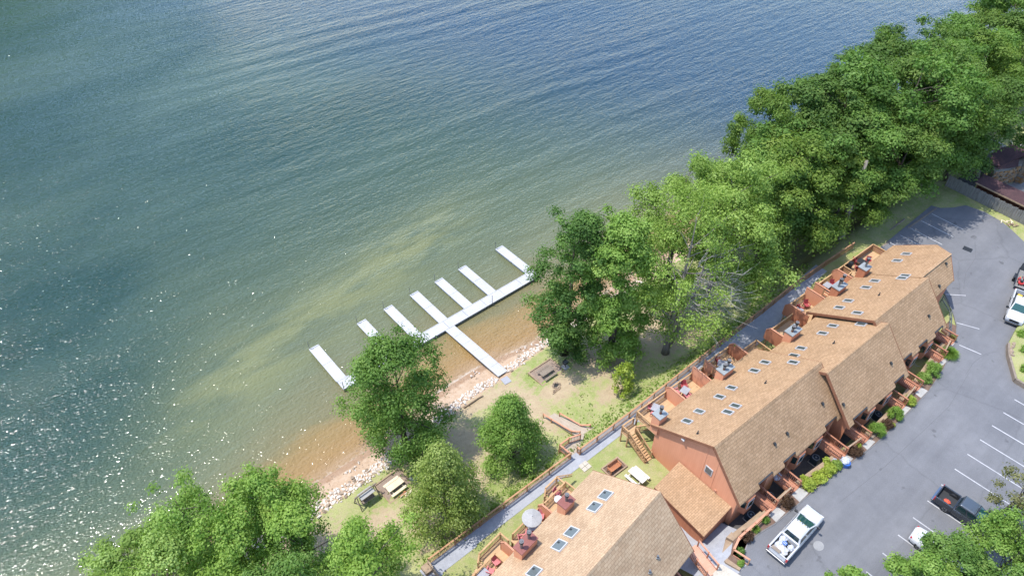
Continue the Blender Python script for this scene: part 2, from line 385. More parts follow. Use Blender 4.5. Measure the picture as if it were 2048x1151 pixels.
bf = maprange(nt, math_(nt, 'ADD', aB, math_(nt, 'MULTIPLY', math_(nt, 'SUBTRACT', n2, 0.5), 1.6)), 0.30, 0.8, smooth=True)
g = mixc(nt, bf, g, dirt)
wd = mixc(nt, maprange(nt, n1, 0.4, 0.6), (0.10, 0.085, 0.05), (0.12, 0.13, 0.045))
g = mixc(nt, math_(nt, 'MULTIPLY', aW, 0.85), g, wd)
sand = mixc(nt, maprange(nt, n2, 0.3, 0.7), (0.57, 0.43, 0.315), (0.46, 0.315, 0.205))
sand = mixc(nt, 0.5, sand, ramp(nt, n3, [(0.25, 0.6), (0.75, 1.35)]), 'MULTIPLY')
sand = mixc(nt, maprange(nt, math_(nt, 'ADD', N(nt, 'ShaderNodeAttribute', attribute_name='wet').outputs['Fac'], math_(nt, 'MULTIPLY', math_(nt, 'SUBTRACT', n2, 0.5), 0.7)), 0.3, 0.7), sand, (0.74, 0.68, 0.64), 'MULTIPLY')
sf = maprange(nt, math_(nt, 'ADD', aS, math_(nt, 'MULTIPLY', math_(nt, 'SUBTRACT', n2, 0.5), 0.8)), 0.25, 0.7, smooth=True)
g = mixc(nt, sf, g, sand)
g = mixc(nt, 1.0, g, (ALB, ALB, ALB), 'MULTIPLY'); L(nt, g, p.inputs['Base Color']); p.inputs['Roughness'].default_value = 0.95; p.inputs['Specular IOR Level'].default_value = 0.1
bump(nt, p, n3, 0.6, 0.06)
xs = np.concatenate([[-600, -300, -150, -90, -60, -40], np.arange(-25, 112, 0.5), [114, 118, 124, 132, 142, 160, 190, 250, 400, 900]])
ys = np.concatenate([[-500, -200, -80, -40, -20, -5, 2], np.arange(6, 50, 0.45), [52, 56, 64, 80, 120, 300, 1300]])
def terr(X, Y):
    Z = ground(X, Y); return Z + 0.05 * np.sin(X * 1.3 + Y * 0.7) * np.sin(Y * 1.1 - X * 0.4) * ((Y > 29) & (Y < 44))
o = link('ground', grid('ground', xs, ys, terr, 'lawn', {'sand': m_sand, 'wet': lambda X, Y: sm((Y - shore(X) + 1.3) / 1.0), 'bare': bare, 'wood': m_wood})); o['kind'] = 'structure'

# ------------------------------------------------------------------ lake
m, nt, p = _nt('lake_water')
v = pos(nt)
aD = N(nt, 'ShaderNodeAttribute', attribute_name='offshore').outputs['Fac']; aR = N(nt, 'ShaderNodeAttribute', attribute_name='reach').outputs['Fac']
aP = N(nt, 'ShaderNodeAttribute', attribute_name='plume').outputs['Fac']
def mapped(rot, scl):
    mp = N(nt, 'ShaderNodeMapping'); mp.inputs['Rotation'].default_value = (0, 0, R(rot)); mp.inputs['Scale'].default_value = scl
    L(nt, v, mp.inputs[0]); return mp.outputs[0]
nb = noise(nt, mapped(12, (0.022, 0.05, 1)), 1.0, 4.0, 0.55); ns = noise(nt, mapped(8, (0.10, 0.30, 1)), 1.0, 5.0, 0.6)
dd = math_(nt, 'ADD', aD, math_(nt, 'MULTIPLY', math_(nt, 'SUBTRACT', ns, 0.5), math_(nt, 'ADD', 3.0, math_(nt, 'MULTIPLY', aD, 0.3))))
near = ramp(nt, maprange(nt, dd, 0, 60), [(0.0, (0.36, 0.245, 0.145)), (0.03, (0.300, 0.190, 0.078)), (0.085, (0.262, 0.182, 0.074)), (0.12, (0.182, 0.162, 0.080)), (0.22, (0.140, 0.152, 0.082)), (0.36, (0.090, 0.116, 0.066)), (0.6, (0.060, 0.090, 0.054)), (1.0, (0.039, 0.072, 0.049))])
far = mixc(nt, maprange(nt, nb, 0.36, 0.64, smooth=True), (0.015, 0.045, 0.034), (0.039, 0.073, 0.053))  # broad noise puts cloud reflections and wind patches into the water colour
col = mixc(nt, maprange(nt, dd, 26, 75, smooth=True), near, far)
col = mixc(nt, math_(nt, 'MULTIPLY', aR, 0.85), col, (0.006, 0.036, 0.080))  # water's own blue, with the sky's reflection partly put into the colour
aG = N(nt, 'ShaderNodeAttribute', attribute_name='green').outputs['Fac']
col = mixc(nt, aG, col, (0.010, 0.040, 0.015))  # the far hill's dark green reflection put into the water colour
pl = math_(nt, 'MULTIPLY', aP, maprange(nt, ns, 0.3, 0.62, smooth=True))
col = mixc(nt, pl, col, (0.205, 0.210, 0.090))
col = mixc(nt, 1.0, col, (0.74, 0.74, 0.74), 'MULTIPLY'); foam = maprange(nt, math_(nt, 'ADD', aD, math_(nt, 'MULTIPLY', noise(nt, v, 1.4, 4.0, 0.7), 1.4)), 1.15, 0.75, 0.0, 0.75)
col = mixc(nt, foam, col, (0.40, 0.34, 0.28)); L(nt, col, p.inputs['Base Color']); p.inputs['IOR'].default_value = 1.33; p.inputs['Specular IOR Level'].default_value = 0.5
# wind chop, longer wavelets and the wakes of boats that went by
c1 = noise(nt, mapped(10, (1.0, 1.7, 1)), 2.1, 1.0, 0.5); c0 = noise(nt, mapped(16, (1.0, 1.4, 1)), 4.6, 0.0, 0.5); c2 = noise(nt, mapped(14, (0.30, 1.0, 1)), 0.9, 1.0, 0.5)
wv = N(nt, 'ShaderNodeTexWave', Scale=0.050, Distortion=2.6, Detail=2.0); wv.inputs['Detail Scale'].default_value = 0.7; wv.bands_direction = 'Y'
L(nt, mapped(9, (1, 1, 1)), wv.inputs['Vector'])
wk = math_(nt, 'MULTIPLY', wv.outputs['Fac'], maprange(nt, noise(nt, mapped(9, (0.008, 0.05, 1)), 1.0, 2.0), 0.42, 0.6))
h = math_(nt, 'ADD', math_(nt, 'MULTIPLY', c1, 0.36), math_(nt, 'ADD', math_(nt, 'MULTIPLY', c2, 0.55), math_(nt, 'MULTIPLY', wk, 0.36)))
h = math_(nt, 'ADD', h, math_(nt, 'MULTIPLY', c0, 0.08))
h = math_(nt, 'MULTIPLY', h, maprange(nt, noise(nt, mapped(20, (0.012, 0.035, 1)), 1.0, 3.0), 0.3, 0.7, 0.72, 1.3))
bump(nt, p, h, 1.0, 0.38)
p.inputs['Roughness'].default_value = 0.07
wxs = np.concatenate([[-900, -400, -200, -120], np.arange(-80, 240, 2.0), [260, 320, 450, 900]])
wys = np.concatenate([np.arange(40, 80, 1.0), np.arange(80, 260, 4.0), [280, 340, 450, 700, 1300]])
def plume(X, Y):
    c = 66 + 0.22 * (X - 18); return np.exp(-((Y - c) / 5.5) ** 2) * 0.72 * sm((X + 6) / 18) * sm((62 - X) / 22)
o = link('lake', grid('lake', wxs, wys, lambda X, Y: X * 0, 'lake_water', {'offshore': lambda X, Y: np.maximum(Y - shore(X), 0) * (1 + 1.6 * sm((14 - X) / 26)), 'reach': lambda X, Y: sm((X + (Y - 60) * 0.35 - 62) / 60), 'plume': plume,
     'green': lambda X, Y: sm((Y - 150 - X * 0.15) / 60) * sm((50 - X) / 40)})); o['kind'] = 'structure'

# the wooded hill across the water, whose dark green the far waves mirror
mat('hill_woods', (0.085, 0.15, 0.035), (0.045, 0.09, 0.022), 0.12, rough=0.95)
def hill(X, Y):
    by = 236 + 0.7 * np.clip(X + 5, -40, 400); t = np.clip((Y - by) / 110, 0, 1)
    bumps = np.sin(X * .9) * np.sin(Y * .8 + X * .21) + np.sin(X * .37 + 1) * np.sin(Y * .43)
    return -1.5 + (52 * sm(t) + 5 * np.clip((Y - by) / 6, 0, 1) + 1.6 * bumps * (Y > by)) * np.clip((150 - X) / 190, 0.02, 1) * sm((150 - X) / 60) * (Y > by)
o = link('far_hillside', grid('far_hillside', np.arange(-420, 152, 3.0), np.arange(192, 480, 3.0), hill, 'hill_woods')); o['kind'] = 'structure'

# ------------------------------------------------------------------ car park, kerbs, beds
edge = [(-40, 9.5), (33.8, 9.5), (35.1, 9.5), (36.0, 10.35), (37.0, 10.7), (38.5, 10.6), (40.3, 10.25), (43.5, 10.02), (45.1, 9.95), (50.1, 9.5), (52.1, 9.24), (55.6, 8.9), (62.1, 8.76), (66.3, 8.8), (70.5, 9.29), (75.6, 10.4), (78.1, 11.5), (80.5, 13.24), (82.3, 15.0), (83.2, 18.0), (83.3, 24.9)]
far_edge = [(98.5, 25.1), (98.9, 24.0), (100.5, 22.8), (102.3, 22.0), (102.8, 19.6), (102.4, 17.0), (101.5, 15.2), (100.3, 13.2), (98.6, 10.0), (98, 5), (99, -12), (104, -60), (-40, -60)]
m, nt, p = _nt('asphalt')
v = pos(nt)
a1 = noise(nt, v, 0.18, 6.0, 0.6); a2 = noise(nt, v, 14.0, 2.0, 0.6); a3 = noise(nt, v, 1.3, 6.0, 0.7)
col = mixc(nt, maprange(nt, a1, 0.35, 0.65), (0.168, 0.171, 0.184), (0.208, 0.210, 0.222))
col = mixc(nt, 0.6, col, ramp(nt, a3, [(0.3, 0.90), (0.7, 1.09)]), 'MULTIPLY')
col = mixc(nt, 0.6, col, ramp(nt, a2, [(0.25, 0.7), (0.75, 1.28)]), 'MULTIPLY')
vo = N(nt, 'ShaderNodeTexVoronoi', Scale=0.085, feature='DISTANCE_TO_EDGE')
dv = nt.nodes.new('ShaderNodeVectorMath'); dv.operation = 'ADD'; L(nt, v, dv.inputs[0])
nz = N(nt, 'ShaderNodeTexNoise', Scale=0.5, Detail=4.0); L(nt, v, nz.inputs['Vector']); L(nt, nz.outputs['Color'], dv.inputs[1]); L(nt, dv.outputs[0], vo.inputs['Vector'])
mpx = N(nt, 'ShaderNodeMapping'); mpx.inputs['Scale'].default_value = (0.04, 0.55, 1); L(nt, v, mpx.inputs[0])
col = mixc(nt, 0.7, col, ramp(nt, noise(nt, mpx.outputs[0], 1.0, 4.0, 0.6), [(0.3, 0.86), (0.7, 1.12)]), 'MULTIPLY')
col = mixc(nt, 0.28, col, ramp(nt, vo.outputs['Distance'], [(0.0, 0.55), (0.010, 0.9), (0.02, 1.0)]), 'MULTIPLY')
st = noise(nt, v, 0.75, 2.0, 0.5)
col = mixc(nt, 0.8, col, ramp(nt, st, [(0.0, 0.45), (0.255, 0.62), (0.31, 1.0)]), 'MULTIPLY')
col = mixc(nt, 1.0, col, (ALB, ALB, ALB), 'MULTIPLY'); L(nt, col, p.inputs['Base Color']); p.inputs['Roughness'].default_value = 0.9; p.inputs['Specular IOR Level'].default_value = 0.25
bump(nt, p, a2, 0.3, 0.02)
mat('patch_grey', (0.36, 0.36, 0.355), (0.29, 0.29, 0.29), 1.5)
mat('crack_seal', (0.15, 0.15, 0.158), (0.12, 0.12, 0.128), 2.0)
mat('kerb_grey', (0.22, 0.215, 0.215), (0.15, 0.148, 0.15), 1.5)
park = struct('car_park', MB().prism(edge + far_edge, 5.8, 6.0), 'asphalt')
def line(x0, y0, x1, y1, wdt=0.11):
    part('parking_line', MB().slab([(x0 - wdt / 2, y0, 6.006), (x0 + wdt / 2, y0, 6.006), (x1 + wdt / 2, y1, 6.006), (x1 - wdt / 2, y1, 6.006)], 0.004), 'line_paint', park)
for x in (72.2, 69.54, 66.95, 64.25, 61.55, 58.9, 56.2, 53.5, 50.8, 48.1, 45.4, 42.7, 40.0): line(x, 2.35, x + 0.2, -2.9)
for x0, y0, x1, y1 in ((96.7, 24.1, 96.6, 19.6), (94.05, 24.3, 94.0, 19.7), (91.4, 24.4, 91.3, 19.9), (88.9, 24.5, 88.9, 20.2), (86.4, 24.7, 86.3, 20.4)): line(x0, y0, x1, y1)
for (x0, y0), (x1, y1) in (((82.3, 15.07), (84.06, 13.28)), ((78.63, 11.83), (79.69, 9.58)), ((75.4, 9.9), (75.9, 7.6))):
    d = Vector((y1 - y0, x0 - x1, 0)).normalized() * 0.055
    part('parking_line', MB().slab([(x0 - d.x, y0 - d.y, 6.006), (x0 + d.x, y0 + d.y, 6.006), (x1 + d.x, y1 + d.y, 6.006), (x1 - d.x, y1 - d.y, 6.006)], 0.004), 'line_paint', park)
part('concrete_patch', MB().prism([(41.6 + 0.52 * math.cos(t * PI / 9), 6.42 + 0.45 * math.sin(t * PI / 9)) for t in range(18)], 6.001, 6.008), 'patch_grey', park)
for pts in ([(37.2, 7.6), (36.2, 6.6), (34.6, 5.2), (32.5, 4.4), (30, 4.0)], [(77.8, 6.6), (76.4, 7.3), (74.0, 7.6), (71.5, 7.3)], [(72, 7.2), (66, 6.4), (60.5, 6.6), (54, 6.9), (47, 7.6)], [(85, 14), (88, 15.2), (92, 15.8), (95.5, 17.5)]):
    for i in range(len(pts) - 1):
        part('sealed_crack', MB().beam((*pts[i], 6.002), (*pts[i + 1], 6.002), 0.035, 0.006), 'crack_seal', park)
dr = part('storm_drain', MB().box((92.95, 17.28, 6.008), (0.9, 1.1, 0.012), R(8)), 'dark_metal', park)
for k in range(6): part('grate_bar', MB().box((92.6 + k * 0.14, 17.28 + k * 0.02, 6.02), (0.05, 1.0, 0.014), R(8)), 'black_iron', dr)
kerb = MB()
for i in range(4, len(edge) - 1): kerb.beam((*edge[i], 5.99), (*edge[i + 1], 5.99), 0.12, 0.11)
struct('kerb', kerb, 'kerb_grey')
bed = [(x, y + 0.07) for x, y in edge[2:17]] + [(78, 12.5), (76.2, 12.4)] + [(x, float(well_y(x)) - 0.05) for x in (76, 70, 66, 60, 54, 50.9, 45.8, 40, 37.3)] + [(36.2, 11.5), (35.0, 11.0)]
struct('planting_beds', MB().prism(bed, 5.75, 6.02), 'mulch')
# gravel path behind the fence
def path_mask(x, y): return (y > np.interp(x, [10, 14, 22, 35, 49, 52, 62, 72, 80], [26.6, 27.0, 27.3, 27.1, 26.9, 25.6, 25.6, 26.9, 27.0])) & (y < 28.55 - 0.0 * x)
o = link('gravel_path', grid('gravel_path', np.arange(13, 76, 0.5), np.arange(25, 28.7, 0.15), lambda X, Y: ground(X, np.minimum(Y, 28.8)) + 0.035, 'path_gravel', mask=path_mask)); o['kind'] = 'structure'
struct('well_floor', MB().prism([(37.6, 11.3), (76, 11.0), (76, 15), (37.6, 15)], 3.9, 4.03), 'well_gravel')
def alley_mask(x, y): return (x > 31.0) & (x < np.where(y > 13.9, 34.9, 37.6)) & (y > 9.45)
o = link('side_alley', grid('side_alley', np.arange(31, 37.8, 0.2), np.arange(9.4, 21.2, 0.2), lambda X, Y: ground(np.clip(X, 31.3, 37.1), np.maximum(Y, 10.0)) + 0.05, 'path_gravel', mask=alley_mask)); o['kind'] = 'structure'
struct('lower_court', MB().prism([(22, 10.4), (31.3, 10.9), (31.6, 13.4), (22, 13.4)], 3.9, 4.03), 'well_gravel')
# raised island with a timber wall at the right
isl = [(74.6, 3.4), (77.8, 5.5), (79.6, 6.35), (82.6, 6.8), (84.6, 6.3), (86.5, 3), (86, -3), (76, -3), (74.55, 0)]
struct('grass_island', MB().prism(isl, 5.9, 6.55), 'lawn')
# ------------------------------------------------------------------ the two rows of townhouses
mat('flue_lid_metal', (0.22, 0.215, 0.22), (0.13, 0.125, 0.13), 2.0, rough=0.6)
KB, KF = 0.60, 1.11
def obox(c, ax, ay, az, d):
    """an oriented box: centre, three unit axes, size"""
    c, ax, ay, az = map(Vector, (c, ax, ay, az)); mb = MB()
    vs = [c + ax * (a * d[0] / 2) + ay * (b * d[1] / 2) + az * (e * d[2] / 2) for e in (-1, 1) for a, b in ((-1, -1), (1, -1), (1, 1), (-1, 1))]
    return mb.add(vs, [(3, 2, 1, 0), (4, 5, 6, 7), (0, 1, 5, 4), (1, 2, 6, 5), (2, 3, 7, 6), (3, 0, 4, 7)])
_bn = math.hypot(1, KB); TB = Vector((0, 1 / _bn, -KB / _bn)); NB = Vector((0, KB / _bn, 1 / _bn))
def section(T, a0, a1, rb, zr, sh, wallm, notches=(), wa=(0.35, 0.05), beave=7.0, feave=4.1):
    zb, zf = zr - KB * beave, zr - KF * feave
    part('roof', MB().slab([(a0, rb, zr), (a1, rb, zr), (a1, rb + beave, zb), (a0, rb + beave, zb)], 0.17), sh, T)
    pts = [(a0, rb, zr - 0.004), (a0, rb - feave, zf)]
    for n0, n1 in notches:
        fn = 3.75; zn = zr - KF * fn
        pts += [(n0, rb - feave, zf), (n0, rb - fn, zn), (n1, rb - fn, zn), (n1, rb - feave, zf)]
    pts += [(a1, rb - feave, zf), (a1, rb, zr - 0.004)]
    part('roof', MB().slab(pts, 0.17), sh, T)
    n = int((a1 - a0) / 0.9)
    for k in range(n):      # ridge cap pieces
        x0 = a0 + (a1 - a0) * k / n; x1 = a0 + (a1 - a0) * (k + 1) / n
        mb = MB(); z = zr + 0.025 + 0.012 * (k % 2)
        mb.add([(x0, rb + 0.17, z - 0.10), (x1, rb + 0.17, z - 0.10), (x1, rb, z), (x0, rb, z), (x1, rb - 0.15, z - 0.165), (x0, rb - 0.15, z - 0.165)], [(0, 1, 2, 3), (3, 2, 4, 5)])
        part('ridge_cap', mb, sh, T)
    for a in (a0 - 0.02, a1 + 0.02):
        f = part('fascia', MB().beam((a, rb + beave, zb - 0.17), (a, rb, zr - 0.17), 0.05, 0.30), 'trim_brown', T)
        part('fascia', MB().beam((a, rb, zr - 0.19), (a, rb - feave, zf - 0.17), 0.05, 0.30), 'trim_brown', T)
    # walls as a row of solid bays, set back under the notches
    cuts = [a0 + wa[0]]; kinds = []
    for n0, n1 in notches: kinds += [0, 1]; cuts += [n0, n1]
    kinds.append(0); cuts.append(a1 - wa[1])
    for i, k in enumerate(kinds):
        x0, x1 = cuts[i] + 0.002, cuts[i + 1] - 0.002; bf = 2.95 if k else 3.62
        prof = [(rb + 6.55, 3.9), (rb + 6.55, zr - KB * 6.55 - 0.22), (rb, zr - 0.25), (rb - bf, zr - KF * bf - 0.24), (rb - bf, 3.9)]
        part('wall', MB().loft([[(x0, b, z) for b, z in prof], [(x1, b, z) for b, z in prof]]), wallm, T)
def skylight(T, a, b, rb, zr, wa=0.64, ws=1.12, glass='glass_skylight', fr=0.065, dot=False):
    c = Vector((a, b, zr - KB * (b - rb))); s = None
    fm = MB()
    for sx, sy, dx, dy in ((-1, 0, fr, ws), (1, 0, fr, ws), (0, -1, wa - 2 * fr, fr), (0, 1, wa - 2 * fr, fr)):
        o = obox(c + Vector((1, 0, 0)) * sx * (wa - fr) / 2 + TB * sy * (ws - fr) / 2 + NB * 0.05, (1, 0, 0), TB, NB, (dx, dy, 0.20)); fm.add(o.v, o.f)
    s = part('skylight', fm, 'vinyl_white', T)
    part('pane', obox(c + NB * 0.085, (1, 0, 0), TB, NB, (wa - 2 * fr - .004, ws - 2 * fr - .004, 0.03)), glass, s)
    part('flashing', obox(c + NB * 0.012, (1, 0, 0), TB, NB, (wa + 0.22, ws + 0.22, 0.03)), 'shingle_tan' if not dot else 'shingle_pale', s)
    if dot: part('crank', obox(c + NB * 0.12 + TB * 0.28 + Vector((0.22, 0, 0)), (1, 0, 0), TB, NB, (0.16, 0.2, 0.06)), 'dark_metal', s)
def chimney(T, a0, a1, b0, b1, zlow, ztop, flues, capm, sm_, rusty=False):
    c = part('chimney', MB().prism([(a0, b0), (a1, b0), (a1, b1), (a0, b1)], zlow, ztop), sm_, T)
    part('chimney_cap', MB().prism([(a0 - .07, b0 - .07), (a1 + .07, b0 - .07), (a1 + .07, b1 + .07), (a0 - .07, b1 + .07)], ztop + 0.002, ztop + 0.10), capm, c)
    for i, (x, y, h) in enumerate(flues):
        f = MB().cyl((x, y), 0.125, ztop + 0.1, ztop + 0.1 + h * 0.5, 12); part('flue', f, 'rust_metal' if (rusty and i % 2 == 0) else 'galvanized', c, smooth=False)
        part('flue', MB().cyl((x, y), 0.14, ztop + 0.1 + h * 0.5, ztop + 0.1 + h, 12), 'galvanized', c)
        part('flue_cap', MB().cyl((x, y), 0.20, ztop + 0.1 + h, ztop + 0.14 + h, 14).cyl((x, y), 0.17, ztop + 0.15 + h, ztop + 0.33 + h, 14), 'dark_metal', c)
        part('flue_lid', MB().cyl((x, y), 0.205, ztop + 0.335 + h, ztop + 0.37 + h, 14).cyl((x, y), 0.10, ztop + 0.37 + h, ztop + 0.43 + h, 12), 'flue_lid_metal', c)
def vent(T, a, b, z, front=False, h=0.42, m='dark_metal', r=0.06):
    part('vent_pipe', MB().cyl((a, b), r, z - 0.2, z + h, 8).cyl((a, b), r * 2.0, z - 0.03, z + 0.07, 8), m, T)
def hood(T, a, rb, zr, b):
    z = zr - KF * (rb - b); nf = math.hypot(1, KF); t = Vector((0, -1 / nf, -KF / nf)); nn = Vector((0, -KF / nf, 1 / nf))
    part('vent_hood', obox((a, b, z + 0.12), (1, 0, 0), t, nn, (0.20, 0.30, 0.24)), 'dark_metal', T)

ANG_A = R(-1.7); AX, AY = 37.9, 17.0
def toA(x, y):
    dx, dy = x - AX, y - AY; return (dx * math.cos(ANG_A) + dy * math.sin(ANG_A), -dx * math.sin(ANG_A) + dy * math.cos(ANG_A))
A_ = thing('townhouse_row', 'long reddish brown townhouse row with four staggered tan shingle roofs along the car park', 'townhouses', (AX, AY, 0), ANG_A)
def nx(x0, x1): return (toA(x0, 13)[0], toA(x1, 13)[0])
S1 = dict(rb=0.0, zr=13.1); S2 = dict(rb=-1.25, zr=13.1); S3 = dict(rb=-0.14, zr=13.1)
section(A_, 0, 16.1, 0.0, 13.1, 'shingle_tan', 'siding_salmon', [nx(40.7, 42.75), nx(44.45, 46.25), nx(51.1, 53.0)], wa=(0.35, 0.3))
section(A_, 15.35, 26.3, -1.25, 13.08, 'shingle_tan', 'siding_brown', [nx(54.0, 56.45), nx(61.55, 63.3)], wa=(0.75 - 0.0, 0.9))
section(A_, 25.4, 36.15, -0.14, 13.12, 'shingle_tan', 'siding_brown', [nx(65.2, 66.75), nx(68.25, 69.95), nx(71.6, 73.3)], wa=(0.92, 0.2))
# the last, chamfered section
r0, r1 = (35.9, 0.55), toA(80.5, 16.3); K1, K2 = toA(82.83, 18.51), toA(82.32, 22.91); F1, F2 = toA(79.25, 14.4), (35.9, -1.55)
zb4 = lambda b: 12.8 - KB * (b - 0.55); zf4 = lambda b: 12.8 - KF * (0.55 - b)
part('roof', MB().slab([(*r0, 12.8), (*r1, zb4(r1[1])), (*K1, zb4(K1[1])), (*K2, zb4(K2[1])), (35.9, 7.3, zb4(7.3))], 0.17), 'shingle_tan', A_)
part('roof', MB().slab([(*r0, 12.79), (*r1, zf4(r1[1]) - .01), (*F1, zf4(F1[1])), (*F2, zf4(F2[1]))], 0.17), 'shingle_tan', A_)
for p, q in ((K1, K2), (r1, K1)): part('fascia', MB().beam((*p, zb4(p[1]) - .17), (*q, zb4(q[1]) - .17), 0.05, 0.3), 'trim_brown', A_)
part('fascia', MB().beam((*r1, zf4(r1[1]) - .17), (*F1, zf4(F1[1]) - .17), 0.05, 0.3), 'trim_brown', A_)
part('wall', MB().prism([(36.0, 0.55), (r1[0] - .3, r1[1]), (K1[0] - .35, K1[1] + .1), (K2[0] - .35, K2[1] - .4), (36.0, 6.7)], 3.9, lambda x, y: zb4(y) - 0.22), 'siding_brown', A_)
part('wall', MB().prism([(36.0, -1.35), (F1[0] - .25, F1[1] + .2), (r1[0] - .3, r1[1] - .01), (36.0, 0.54)], 3.9, lambda x, y: zf4(y) - 0.22), 'siding_brown', A_)
mb = MB(); n = 7
for k in range(n):
    x0 = r0[0] + (r1[0] - r0[0]) * k / n; x1 = r0[0] + (r1[0] - r0[0]) * (k + 1) / n
    part('ridge_cap', MB().beam((x0, 0.57, 12.80 + .01 * (k % 2)), (x1, 0.57, 12.80 + .01 * (k % 2)), 0.32, 0.05), 'shingle_tan', A_)
# skylights, all on the lake side slope
for x, y in ((39.98, 21.3), (41.82, 21.3), (44.75, 21.13), (46.59, 21.09), (42.85, 19.0), (44.02, 18.99), (50.19, 20.98), (52.0, 20.95), (52.93, 18.6)): skylight(A_, *toA(x, y), 0, 13.1)
for x, y in ((56.68, 19.72), (60.23, 19.44), (62.03, 19.34), (63.11, 17.08), (55.09, 19.57)): skylight(A_, *toA(x, y), -1.25, 13.08)
for x, y in ((65.12, 20.47), (66.87, 20.42), (64.39, 18.28), (70.41, 20.31), (72.21, 20.24), (73.37, 18.03), (74.6 - .55, 18.01)): skylight(A_, *toA(x, y), -.14, 13.12)
for x, y in ((77.74, 20.46), (79.75, 20.4)): skylight(A_, *toA(x, y), 0.55, 12.8)
ch = lambda x, y: toA(x, y)
def chim(x, y, la, nf, tall, rusty, z0=9.4):
    a, b = toA(x, y); fl = [(a + la / 2, b + 0.45, tall)] if nf == 1 else [(a + la * 0.3, b + 0.42, tall), (a + la * 0.72, b + 0.5, tall * 1.15)]
    chimney(A_, a, a + la, b, b + 0.95, z0 - 1.6, z0 + 0.95, fl, 'cap_metal', 'siding_salmon' if x < 50 else 'siding_brown' if x > 60 else 'siding_salmon', rusty)
chim(38.2, 23.2, 1.1, 1, 0.85, True); chim(47.5, 22.76, 1.65, 2, 0.6, True); chim(57.5, 21.38, 1.65, 2, 0.6, True); chim(67.74, 22.1, 1.65, 2, 0.95, False); chim(72.95, 21.85, 1.15, 1, 1.05, False, 9.6)
for x, y, rb, zr in ((38.85, 19.38, 0, 13.1), (48.61, 18.89, 0, 13.1), (58.66, 17.55, -1.25, 13.08), (68.92, 18.32, -.14, 13.12)):
    a, b = toA(x, y); vent(A_, a, b, zr - KB * (b - rb))
for x in (44.3, 46.2, 51.9): hood(A_, toA(x, 14)[0], 0, 13.1, -2.45)
for x in (53.5, 62.1): hood(A_, toA(x, 14)[0], -1.25, 13.08, -3.75)
for x in (71.6,): hood(A_, toA(x, 14)[0], -.14, 13.12, -2.6)
hood(A_, 38.4, 0.55, 12.8, -1.0); hood(A_, 41.0, 0.55, 12.8, 0.1)
# gable end towards the lawn: small window, lamp, battens, vents
wn = part('window', MB().box((0.33, -0.05, 9.0), (0.08, 0.85, 1.0)), 'vinyl_white', A_)
part('pane', MB().box((0.285, -0.05, 9.0), (0.03, 0.66, 0.8)), 'glass_sky', wn)
for b, z1 in ((0.62, 12.3), (-0.72, 11.9)): part('batten', MB().box((0.335, b, (z1 + 6.6) / 2), (0.03, 0.10, z1 - 6.6)), 'siding_salmon', A_)
lp = part('wall_lamp', MB().box((0.27, 3.15, 10.55), (0.16, 0.14, 0.16)), 'plastic_white', A_)
part('lamp_head', MB().tube([(0.2, 3.15, 10.6), (-0.05, 3.1, 10.5)], [0.07, 0.12], 8).tube([(0.2, 3.2, 10.6), (-0.02, 3.32, 10.5)], [0.07, 0.11], 8), 'plastic_white', lp)
part('vent_cover', MB().box((0.30, -1.3, 7.2), (0.1, 0.22, 0.22)), 'trim_salmon', A_)
# lean-to store against that gable
an = [toA(34.55, 19.9), toA(38.2, 20.05), toA(38.15, 13.7), toA(34.2, 13.6)]
az = lambda x, y: 6.25 + 0.16 * (x + 3.7)
part('store_roof', MB().slab([(*p, az(*p)) for p in an], 0.14), 'shingle_tan', A_)
part('store_wall', MB().prism([(an[0][0] + .22, an[0][1] - .18), (an[1][0] + .1, an[1][1] - .18), (an[2][0] + .15, an[2][1] + .14), (an[3][0] + .22, an[3][1] + .14)], 3.8, lambda x, y: az(x, y) - 0.15), 'siding_brown', A_)
for p, q in ((0, 3), (3, 2)): part('fascia', MB().beam((*an[p], az(*an[p]) - .13), (*an[q], az(*an[q]) - .13), 0.05, 0.22), 'trim_brown', A_)
# bay windows and doors towards the street
def bay(x, rb, wd=1.45):
    a = toA(x, 13)[0]; b1 = rb - 3.62; b0 = b1 - 0.62
    o = part('bay_window', MB().prism([(a - wd / 2, b1 + .02), (a - wd / 2 + .22, b0), (a + wd / 2 - .22, b0), (a + wd / 2, b1 + .02)], 5.9, lambda x, y: 8.60 if y > b0 + .3 else 8.18), 'siding_brown', A_)
    part('pane', MB().box((a, b0 - 0.012, 7.35), (wd - 0.72, 0.03, 1.05)), 'glass_dark', o)
    for sx in (-1, 1): part('mullion', MB().box((a + sx * (wd - 0.66) / 2, b0 - 0.015, 7.35), (0.06, 0.05, 1.2)), 'vinyl_white', o)
    for z in (6.78, 7.92): part('mullion', MB().box((a, b0 - 0.017, z), (wd - 0.72, 0.05, 0.06)), 'vinyl_white', o)
    part('side_pane', MB().beam((a - wd / 2 + .02, b1 - .12, 7.35), (a - wd / 2 + .2, b0 + .1, 7.35), 0.04, 1.0), 'glass_dark', o)
for x, rb in ((39.5, 0), (47.2, 0), (50.0, 0), (57.3, -1.25), (60.4, -1.25), (67.5, -.14), (70.6, -.14)): bay(x, rb)
for x, rb in ((48.6, 0), (58.8, -1.25)):
    a = toA(x, 13)[0]; o = part('window', MB().box((a, rb - 3.64, 6.6), (1.2, 0.08, 1.2)), 'vinyl_white', A_); part('pane', MB().box((a, rb - 3.685, 6.6), (1.0, 0.03, 1.0)), 'glass_dark', o)
for x, rb in ((41.5, 0), (45.0, 0), (51.7, 0), (55.1, -1.25), (62.1, -1.25), (65.7, -.14), (72.0, -.14)):
    a = toA(x, 13)[0]; o = part('door', MB().box((a, rb - 2.97, 7.15), (0.92, 0.07, 2.05)), 'wood_stain_dark', A_); part('handle', MB().box((a + .36, rb - 3.02, 7.1), (0.06, 0.08, 0.16)), 'chrome', o)
